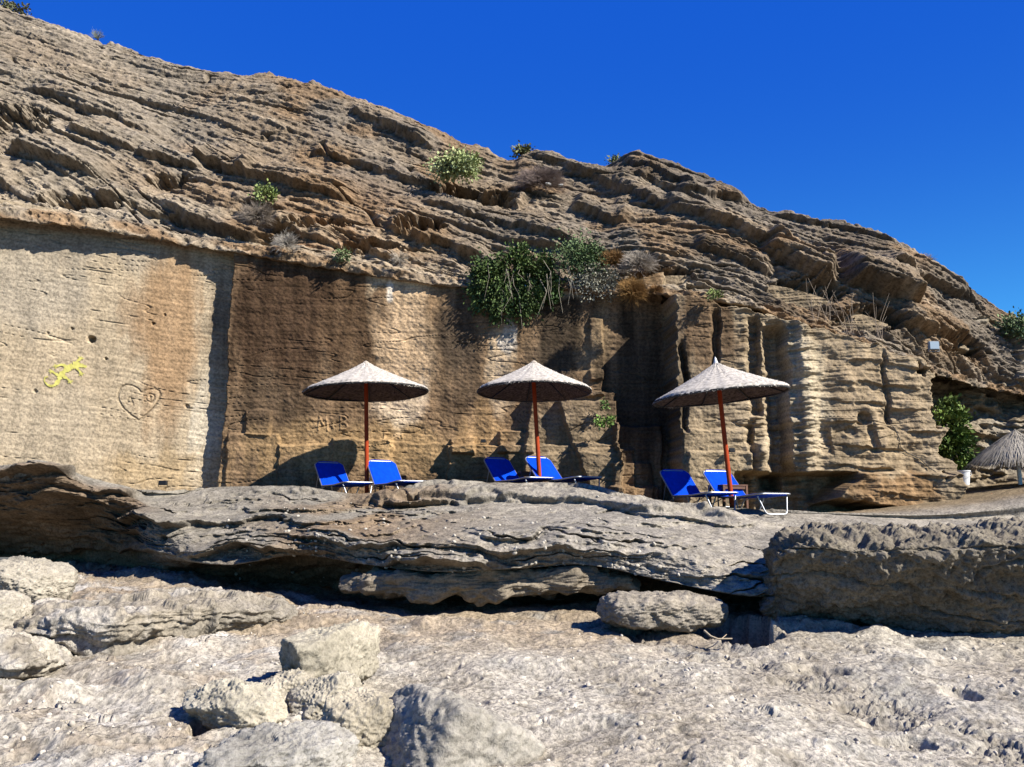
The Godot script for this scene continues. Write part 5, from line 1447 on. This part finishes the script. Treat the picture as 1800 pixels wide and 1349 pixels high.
# ------------------------------------------------------------------ plants
func leafy(called: String, label: String, category: String, at: Vector3, rad: Vector3, count: int, leaf: float, c1: Color, c2: Color, droop: float, s: int, part := "foliage", group := "") -> Node3D:
	var o := thing(called, label, category, at, 0.0, group)
	var r := RandomNumberGenerator.new()
	r.seed = s
	var f := Shape.new()
	var st := Shape.new()
	st.tint = Color(0.16, 0.115, 0.075)
	var clumps := []
	for k in (110 if count > 8000 else 46):
		var d := Vector3(r.randf_range(-1, 1), r.randf_range(-0.8, 1), r.randf_range(-0.6, 1)).normalized() * pow(r.randf(), 0.45)
		var c := d * rad
		c.y -= droop * maxf(c.z, 0.0) * 0.6
		clumps.append([c, r.randf_range(0.16, 0.34), r.randf_range(0.7, 1.25), r.randf()])
		if k < 20:
			st.tube(PackedVector3Array([Vector3(0, -0.1 * rad.y, -0.8 * rad.z), c * 0.5 + Vector3(0, 0.1 * rad.y, 0), c]), 0.012, 0.004, 5)
	var m := minf(rad.x, minf(rad.y, rad.z) * 1.6)
	for k in count:
		var cl: Array = clumps[r.randi() % clumps.size()]
		var q := Vector3(r.randfn(), r.randfn(), r.randfn()) * 0.55
		var p: Vector3 = cl[0] + q * cl[1] * m * 1.6
		p.y -= droop * absf(r.randfn()) * 0.28 * rad.y
		var out := (p / rad).normalized()
		var dir := (out + Vector3(r.randf_range(-1, 1), r.randf_range(-1, 1) - droop, r.randf_range(-1, 1)) * 0.9).normalized()
		var w := dir.cross(Vector3(r.randf_range(-1, 1), r.randf_range(-1, 1), r.randf_range(-1, 1))).normalized()
		var l := leaf * r.randf_range(0.6, 1.3)
		var g: float = cl[2] * r.randf_range(0.75, 1.3)
		f.tint = c1.lerp(c2, clampf(cl[3] * 0.7 + r.randf() * 0.4 - 0.05, 0, 1))
		f.tint = Color(f.tint.r * g, f.tint.g * g, f.tint.b * g)
		var side := w * l * 0.32
		var bend := dir.cross(w) * l * 0.12
		f.quad(p, p + dir * l * 0.5 + side + bend, p + dir * l, p + dir * l * 0.5 - side + bend)
	put("stem", st.mesh(), mat.twig, o)
	put(part, f.mesh(), mat.leaf, o)
	return o


func twiggy(called: String, label: String, category: String, at: Vector3, rad: Vector3, count: int, c: Color, down: float, s: int, thick := 0.004, group := "") -> Node3D:
	var o := thing(called, label, category, at, 0.0, group)
	var r := RandomNumberGenerator.new()
	r.seed = s
	var f := Shape.new()
	var core := Shape.new()
	core.tint = Color(c.r * 0.7, c.g * 0.65, c.b * 0.6)
	for k in count:
		var d := Vector3(r.randf_range(-1, 1), r.randf_range(-0.25, 1) - down, r.randf_range(-0.5, 1)).normalized()
		var tip := d * rad * r.randf_range(0.65, 1.05)
		var mid := tip * 0.55 + Vector3(r.randf_range(-1, 1), r.randf_range(-1, 1), r.randf_range(-1, 1)) * rad * 0.12
		var g := r.randf_range(0.6, 1.3)
		f.tint = Color(c.r * g, c.g * g, c.b * g)
		f.tube(PackedVector3Array([Vector3(0, 0, 0), mid, tip]), thick, thick * 0.5, 3, false)
		for q in 2:
			var e := mid.lerp(tip, r.randf()) 
			f.tube(PackedVector3Array([e, e + (d + Vector3(r.randf_range(-1, 1), r.randf_range(-1, 1), r.randf_range(-1, 1)) * 0.8) * rad * 0.22]), thick * 0.7, thick * 0.4, 3, false)
	for k in 7:
		var a := TAU * k / 7.0
		core.tube(PackedVector3Array([Vector3(0, -0.1 * rad.y, -0.1), Vector3(cos(a) * rad.x * 0.3, rad.y * 0.3, sin(a) * rad.z * 0.3)]), thick * 2.0, thick, 5)
	put("stem", core.mesh(), mat.twig, o)
	put("twigs", f.mesh(), mat.twig, o)
	return o


func plants() -> void:
	var big := leafy("hanging_bush", "big dark green bush hanging over the top of the quarry wall", "bush", Vector3(0.060, 6.628, -16.800), Vector3(1.0, 0.8, 0.2), 14000, 0.07, Color(0.032, 0.066, 0.018), Color(0.11, 0.155, 0.045), 0.5, 1)
	var trail := Shape.new()
	var tr := RandomNumberGenerator.new()
	tr.seed = 77
	for k in 26:
		var g := tr.randf_range(0.7, 1.2)
		trail.tint = Color(0.33 * g, 0.29 * g, 0.22 * g)
		var p := Vector3(tr.randf_range(-0.6, 1.1), tr.randf_range(-0.3, 0.3), tr.randf_range(0.1, 0.3))
		var l := tr.randf_range(0.4, 0.9)
		trail.tube(PackedVector3Array([p, p + Vector3(tr.randf_range(-0.1, 0.15), -l * 0.4, 0.08), p + Vector3(tr.randf_range(-0.15, 0.25), -l, 0.03)]), 0.007, 0.003, 4)
	put("dry_runner", trail.mesh(), mat.twig, big)
	leafy("hanging_bush", "lighter green bush just right of the big dark hanging bush", "bush", Vector3(1.446, 7.027, -16.800), Vector3(0.5, 0.42, 0.35), 3000, 0.06, Color(0.05, 0.095, 0.035), Color(0.13, 0.175, 0.075), 0.3, 2)
	leafy("grey_bush", "silvery grey shrub below and right of the lighter green bush", "bush", Vector3(1.818, 6.515, -16.750), Vector3(0.5, 0.36, 0.22), 2600, 0.05, Color(0.2, 0.2, 0.15), Color(0.36, 0.34, 0.27), 0.3, 3)
	twiggy("dry_bush", "rust brown dry cushion bush between the green bush and the silvery dry twigs", "bush", Vector3(2.120, 6.952, -16.800), Vector3(0.3, 0.28, 0.25), 700, Color(0.25, 0.14, 0.055), 0.0, 4)
	twiggy("dry_bush", "silvery dry twig bush right of the upper rust brown bush", "bush", Vector3(2.656, 6.846, -16.700), Vector3(0.42, 0.3, 0.3), 700, Color(0.4, 0.35, 0.29), 0.0, 5)
	twiggy("dry_bush", "largest golden brown cushion bush, on the block edge above the dark recess", "bush", Vector3(2.432, 6.067, -16.100), Vector3(0.33, 0.33, 0.3), 1000, Color(0.3, 0.17, 0.06), 0.0, 6)
	twiggy("dry_bush", "small brown cushion bush right of the golden brown one, on the block edge", "bush", Vector3(2.904, 6.138, -16.100), Vector3(0.16, 0.13, 0.14), 350, Color(0.27, 0.15, 0.06), 0.0, 7)
	leafy("pale_bush", "pale yellow-green bush growing from the middle of the bare slope", "bush", Vector3(-1.381, 10.042, -18.900), Vector3(0.62, 0.26, 0.4), 3000, 0.08, Color(0.22, 0.28, 0.1), Color(0.42, 0.46, 0.22), 0.15, 8)
	twiggy("dry_bush", "wide purplish grey dry bush near the skyline right of the pale green bush", "bush", Vector3(0.703, 9.773, -19.300), Vector3(0.62, 0.4, 0.4), 1200, Color(0.24, 0.185, 0.16), 0.0, 9)
	leafy("green_tuft", "small bright green tuft on the left slope above the brown corner", "plant", Vector3(-5.557, 8.847, -17.700), Vector3(0.28, 0.15, 0.2), 700, 0.07, Color(0.14, 0.2, 0.06), Color(0.26, 0.3, 0.1), 0.1, 10)
	twiggy("dry_bush", "grey-brown dry bush below the bright green tuft", "bush", Vector3(-5.575, 8.135, -17.200), Vector3(0.4, 0.34, 0.3), 450, Color(0.24, 0.2, 0.16), 0.3, 11)
	twiggy("dry_bush", "pale grey twigs on the ledge right of the brown corner", "bush", Vector3(-4.782, 7.319, -16.700), Vector3(0.3, 0.28, 0.2), 260, Color(0.42, 0.38, 0.32), 0.2, 12)
	twiggy("dry_bush", "tuft of pale dry twigs hanging over the middle of the wall top", "bush", Vector3(-2.372, 7.008, -16.700), Vector3(0.2, 0.22, 0.15), 160, Color(0.38, 0.33, 0.26), 0.4, 13)
	leafy("green_tuft", "little green plant under the overhang above the brown wall", "plant", Vector3(-3.562, 7.107, -16.700), Vector3(0.15, 0.13, 0.12), 260, 0.06, Color(0.08, 0.13, 0.04), Color(0.2, 0.24, 0.12), 0.4, 14)
	leafy("green_tuft", "small leafy plant on top of the stepped quarry blocks", "plant", Vector3(1.802, 3.474, -16.000), Vector3(0.2, 0.09, 0.14), 320, 0.055, Color(0.1, 0.19, 0.04), Color(0.22, 0.32, 0.08), 0.1, 15)
	leafy("green_tuft", "tiny green plant in the shaded corner above the stepped blocks", "plant", Vector3(1.841, 3.837, -16.200), Vector3(0.06, 0.12, 0.06), 120, 0.05, Color(0.08, 0.16, 0.04), Color(0.18, 0.28, 0.08), 0.3, 16)
	leafy("green_tuft", "small green plant at the top of the fluted pillars", "plant", Vector3(3.971, 5.959, -15.700), Vector3(0.14, 0.07, 0.1), 260, 0.05, Color(0.14, 0.2, 0.05), Color(0.28, 0.32, 0.12), 0.1, 17)
	leafy("skyline_bush", "low green bush on the skyline left of the dark jutting slab", "bush", Vector3(0.265, 11.498, -21.300), Vector3(0.32, 0.12, 0.3), 500, 0.08, Color(0.12, 0.14, 0.05), Color(0.22, 0.22, 0.09), 0.0, 18)
	leafy("skyline_bush", "low green bush on the skyline in the notch before the jutting slab", "bush", Vector3(2.882, 11.201, -21.300), Vector3(0.3, 0.1, 0.3), 420, 0.08, Color(0.12, 0.15, 0.05), Color(0.22, 0.24, 0.1), 0.0, 19)
	leafy("skyline_bush", "dark green growth on the crest at the upper left corner", "bush", Vector3(-15.937, 17.576, -24.000), Vector3(0.5, 0.14, 0.4), 600, 0.09, Color(0.08, 0.09, 0.04), Color(0.16, 0.16, 0.08), 0.0, 20)
	twiggy("skyline_bush", "wispy dry plant sticking up from the left crest", "bush", Vector3(-13.085, 16.493, -23.900), Vector3(0.25, 0.28, 0.2), 90, Color(0.25, 0.27, 0.2), -0.3, 21)
	leafy("skyline_bush", "green bush on the crest at the right edge", "bush", Vector3(11.964, 5.995, -19.000), Vector3(0.42, 0.26, 0.4), 1500, 0.07, Color(0.05, 0.1, 0.04), Color(0.14, 0.18, 0.08), 0.0, 22)
	twiggy("skyline_bush", "tuft of dry grass on the crest above the right slope", "bush", Vector3(10.041, 7.765, -19.400), Vector3(0.3, 0.24, 0.2), 160, Color(0.36, 0.28, 0.2), -0.1, 23)
	for q in [[Vector3(6.187, 5.608, -16.000), 31, "leftmost bundle of dry stalks on the ledge above the right wall"], [Vector3(6.792, 5.317, -16.000), 32, "tallest bundle of pale dry stalks on the ledge above the right wall"], [Vector3(7.282, 5.223, -16.100), 33, "rightmost thin dry stalks on the ledge above the right wall"]]:
		stalks(q[0], q[1], q[2])
	var sh := leafy("shrub", "leafy green shrub growing in the gap behind the white bucket", "shrub", Vector3(9.260, 3.290, -17.400), Vector3(0.4, 0.78, 0.35), 3600, 0.1, Color(0.05, 0.1, 0.02), Color(0.16, 0.22, 0.05), 0.1, 24)
	var s := Shape.new()
	s.tint = Color(0.3, 0.24, 0.17)
	s.tube(PackedVector3Array([Vector3(0.05, -1.1, 0), Vector3(0.0, -0.4, 0.05), Vector3(-0.3, 0.6, 0.1)]), 0.025, 0.012, 7)
	put("trunk", s.mesh(), mat.twig, sh)


func stalks(at: Vector3, s: int, label: String) -> void:
	var o := thing("dry_stalks", label, "plant", at, 0.0, "dry stalks above the right wall")
	var r := RandomNumberGenerator.new()
	r.seed = s
	for k in 7:
		var f := Shape.new()
		var g := r.randf_range(0.8, 1.2)
		f.tint = Color(0.33 * g, 0.26 * g, 0.19 * g)
		var p := Vector3(r.randf_range(-0.2, 0.2), -0.1, r.randf_range(-0.1, 0.1))
		var l := r.randf_range(0.5, 1.1)
		var d := Vector3(r.randf_range(-0.5, 0.5), 1, -0.25)
		f.tube(PackedVector3Array([p, p + d * l * 0.5 + Vector3(r.randf_range(-0.05, 0.05), 0, 0), p + d * l + Vector3(r.randf_range(-0.12, 0.12), 0, 0)]), 0.0045, 0.0025, 4)
		put("stalk", f.mesh(), mat.twig, o)


# ------------------------------------------------------------------ small things
func small_things() -> void:
	gecko()
	var s := Shape.new()
	var o := thing("bucket", "white plastic bucket at the foot of the leafy shrub", "bucket", Vector3(8.943, 2.262, -16.400))
	s.lathe(PackedVector2Array([Vector2(0.0, 0.0), Vector2(0.105, 0.0), Vector2(0.135, 0.26), Vector2(0.145, 0.262), Vector2(0.145, 0.285), Vector2(0.135, 0.285), Vector2(0.128, 0.24), Vector2(0.0, 0.24)]), 28)
	put("pail", s.mesh(), mat.white_plastic, o)
	s = Shape.new()
	var arc := PackedVector3Array()
	for k in 13:
		var a := PI * k / 12.0
		arc.append(Vector3(cos(a) * 0.148, 0.265 - sin(a) * 0.1, 0.03 + sin(a) * 0.12))
	s.tube(arc, 0.004, 0.004, 6)
	put("handle", s.mesh(), mat.aluminium, o)
	# paper cup on the middle table
	o = thing("cup", "white paper cup standing on the table behind the middle parasol's pole", "cup", Vector3(0.366, 2.024, -15.700) + Vector3(0.07, 0.46, 0.16))
	s = Shape.new()
	s.lathe(PackedVector2Array([Vector2(0.0, 0.0), Vector2(0.034, 0.0), Vector2(0.045, 0.12), Vector2(0.048, 0.122), Vector2(0.043, 0.124), Vector2(0.036, 0.02), Vector2(0.0, 0.02)]), 20)
	put("wall", s.mesh(), mat.white_plastic, o)
	# floodlights
	flood(Vector3(8.364, 4.879, -16.000), 0.2, 0.17, mat.grey, "square grey floodlight on the ledge at the far right of the wall")
	flood(on_wall(4.160, 2.819, 0.1), 0.1, 0.08, mat.black, "small black floodlight on the pale block right of the rightmost pole")
	flood(on_wall(-0.585, 3.104, 0.1), 0.1, 0.07, mat.black, "small black floodlight on the low quarry step left of the middle parasol")
	flood(Vector3(-6.829, 2.222, -16.200), 0.16, 0.09, mat.black, "small black floodlight at the foot of the pale left wall")
	# driftwood at the black hole
	o = thing("driftwood", "forked pale driftwood stick lying at the edge of the black hole", "stick", Vector3(1.931, 0.501, -8.000))
	s = Shape.new()
	s.tint = Color(0.42, 0.34, 0.23)
	s.tube(PackedVector3Array([Vector3(-0.1, 0.1, -0.1), Vector3(-0.06, 0.06, -0.02), Vector3(0.0, 0.04, 0.015), Vector3(0.13, 0.045, 0.03)]), 0.011, 0.007, 7)
	put("stem", s.mesh(), mat.twig, o)
	s = Shape.new()
	s.tint = Color(0.42, 0.34, 0.23)
	s.tube(PackedVector3Array([Vector3(0.0, 0.04, 0.015), Vector3(0.05, 0.03, -0.06), Vector3(0.12, 0.06, -0.14)]), 0.006, 0.003, 7)
	put("branch", s.mesh(), mat.twig, o)
	# orange mat
	s = Shape.new()
	for k in 9:
		s.slab(Transform3D(Basis(Vector3.RIGHT, 0.1 * sin(k * 1.3)), Vector3(-0.24 + k * 0.06, 0.045 + 0.012 * sin(k * 0.9), 0)), Vector3(0.056, 0.05 + 0.015 * sin(k * 1.7), 0.2), 0.015)
	var q := put("orange_mat", s.mesh(), plain(Color(0.8, 0.42, 0.2), 0.8))
	q.position = Vector3(9.378, 1.930, -15.800)
	q.rotation = Vector3(0.2, 0.1, -0.3)
	meta(q, "orange rolled mat lying on the rock slope at the far right", "mat")
	# white litter near the dry bush
	for k in 4:
		var at: Vector3 = [Vector3(0.872, 9.619, -19.000), Vector3(1.190, 9.590, -19.000), Vector3(0.418, 9.895, -19.100), Vector3(1.044, 9.807, -19.100)][k]
		var w := put("white_stone", stone(Vector3(0.14, 0.06, 0.1) * (1.0 if k < 2 else 0.7), 300 + k, Color(0.75, 0.74, 0.72), 0.8), mat.near_rock)
		w.position = at
		meta(w, ["white stone under the left part of the wide purplish dry bush", "white stone under the right end of the wide purplish dry bush", "tiny white stone inside the left of the wide purplish dry bush", "tiny white stone in the middle of the wide purplish dry bush"][k], "stone", "white stones by the dry bush")
	# cable down the right wall
	s = Shape.new()
	s.tint = Color.WHITE
	var pts := PackedVector3Array()
	for c in [Vector2(7.217, 3.645), Vector2(7.340, 3.523), Vector2(7.436, 3.337), Vector2(7.487, 3.139), Vector2(7.496, 2.976), Vector2(7.641, 2.867), Vector2(7.872, 2.758), Vector2(8.031, 2.574), Vector2(8.144, 2.358)]:
		pts.append(on_wall(c.x, c.y, 0.02))
	s.tube(pts, 0.008, 0.008, 5)
	meta(put("cable", s.mesh(), mat.cable), "thin dark cable running down the right rock wall", "cable")


func flood(at: Vector3, w: float, h: float, m: Material, label: String) -> void:
	var o := thing("floodlight", label, "lamp", at, 0.0)
	var s := Shape.new()
	s.slab(Transform3D(Basis(), Vector3(0, h / 2 + 0.03, 0)), Vector3(w, h, 0.07), 0.008)
	put("housing", s.mesh(), m, o)
	s = Shape.new()
	s.slab(Transform3D(Basis(), Vector3(0, h / 2 + 0.03, 0.038)), Vector3(w * 0.86, h * 0.82, 0.006))
	put("glass", s.mesh(), mat.lens if m == mat.grey else mat.black, o)
	s = Shape.new()
	s.tube(rounded([Vector3(-w / 2 - 0.008, h / 2 + 0.03, 0), Vector3(-w / 2 - 0.008, 0, 0), Vector3(w / 2 + 0.008, 0, 0), Vector3(w / 2 + 0.008, h / 2 + 0.03, 0)], 0.015), 0.006, 0.006, 6)
	put("bracket", s.mesh(), m, o)


func gecko() -> void:   # yellow lizard sprayed on the left wall: thin ribbons that follow the rock
	var s := Shape.new()
	s.tint = Color(0.5, 0.46, 0.1)
	var lines := [
		[[Vector2(-9.477, 4.304), Vector2(-9.530, 4.374), Vector2(-9.525, 4.445), Vector2(-9.469, 4.468)], 0.012, 0.012],
		[[Vector2(-9.477, 4.304), Vector2(-9.393, 4.268), Vector2(-9.315, 4.304), Vector2(-9.265, 4.398), Vector2(-9.239, 4.492)], 0.018, 0.05],
		[[Vector2(-9.239, 4.492), Vector2(-9.177, 4.586), Vector2(-9.102, 4.657), Vector2(-9.025, 4.716), Vector2(-8.945, 4.728)], 0.05, 0.06],
		[[Vector2(-8.957, 4.728), Vector2(-8.863, 4.716), Vector2(-8.768, 4.692)], 0.055, 0.02],
		[[Vector2(-9.102, 4.657), Vector2(-9.224, 4.728), Vector2(-9.314, 4.692)], 0.03, 0.022],
		[[Vector2(-8.979, 4.716), Vector2(-8.963, 4.799), Vector2(-8.898, 4.858)], 0.03, 0.022],
		[[Vector2(-8.963, 4.668), Vector2(-8.900, 4.609), Vector2(-8.861, 4.551)], 0.03, 0.022],
		[[Vector2(-9.216, 4.492), Vector2(-9.119, 4.445), Vector2(-9.056, 4.386)], 0.03, 0.022],
		[[Vector2(-9.238, 4.480), Vector2(-9.335, 4.527), Vector2(-9.409, 4.586)], 0.03, 0.022],
		[[Vector2(-9.314, 4.692), Vector2(-9.375, 4.728)], 0.014, 0.01],
		[[Vector2(-9.314, 4.692), Vector2(-9.395, 4.680)], 0.014, 0.01],
		[[Vector2(-9.314, 4.692), Vector2(-9.356, 4.633)], 0.014, 0.01],
		[[Vector2(-8.898, 4.858), Vector2(-8.936, 4.905)], 0.014, 0.01],
		[[Vector2(-8.898, 4.858), Vector2(-8.878, 4.905)], 0.014, 0.01],
		[[Vector2(-8.898, 4.858), Vector2(-8.840, 4.870)], 0.014, 0.01],
		[[Vector2(-8.861, 4.551), Vector2(-8.892, 4.503)], 0.014, 0.01],
		[[Vector2(-8.861, 4.551), Vector2(-8.833, 4.503)], 0.014, 0.01],
		[[Vector2(-8.861, 4.551), Vector2(-8.803, 4.551)], 0.014, 0.01],
		[[Vector2(-9.056, 4.386), Vector2(-9.087, 4.339)], 0.014, 0.01],
		[[Vector2(-9.056, 4.386), Vector2(-9.029, 4.339)], 0.014, 0.01],
		[[Vector2(-9.056, 4.386), Vector2(-8.998, 4.386)], 0.014, 0.01],
		[[Vector2(-9.409, 4.586), Vector2(-9.459, 4.621)], 0.014, 0.01],
		[[Vector2(-9.409, 4.586), Vector2(-9.467, 4.574)], 0.014, 0.01],
		[[Vector2(-9.409, 4.586), Vector2(-9.439, 4.527)], 0.014, 0.01],
	]
	for l in lines:
		var p: Array = l[0]
		for k in p.size() - 1:
			for q in 4:
				var ta := (k + q / 4.0) / (p.size() - 1)
				var tb := (k + (q + 1) / 4.0) / (p.size() - 1)
				var a: Vector2 = p[k].lerp(p[k + 1], q / 4.0)
				var b: Vector2 = p[k].lerp(p[k + 1], (q + 1) / 4.0)
				var n := (b - a).normalized().orthogonal()
				var wa: float = lerpf(l[1], l[2], ta) * (1.0 + 0.5 * n_one.get_noise_2d(a.x * 20.0, a.y * 20.0))
				var wb: float = lerpf(l[1], l[2], tb) * (1.0 + 0.5 * n_one.get_noise_2d(b.x * 20.0, b.y * 20.0))
				var c := [a + n * wa, b + n * wb, b - n * wb, a - n * wa]
				var v0 := s.pos.size()
				for e in c:
					var worn := clampf(0.5 + 1.6 * n_fbm.get_noise_2d(e.x * 9.0, e.y * 9.0), 0.0, 1.0)
					s.tint = Color(0.42, 0.38, 0.1).lerp(Color(0.62, 0.57, 0.16), worn)
					s.vert(on_wall(e.x, e.y, 0.014), Vector3(0.2, 0.05, 0.97))
				s.idx.append_array(PackedInt32Array([v0, v0 + 2, v0 + 1, v0, v0 + 3, v0 + 2]))
	meta(put("gecko_painting", s.mesh(), mat.paint), "yellow lizard painted on the pale left wall", "painting")
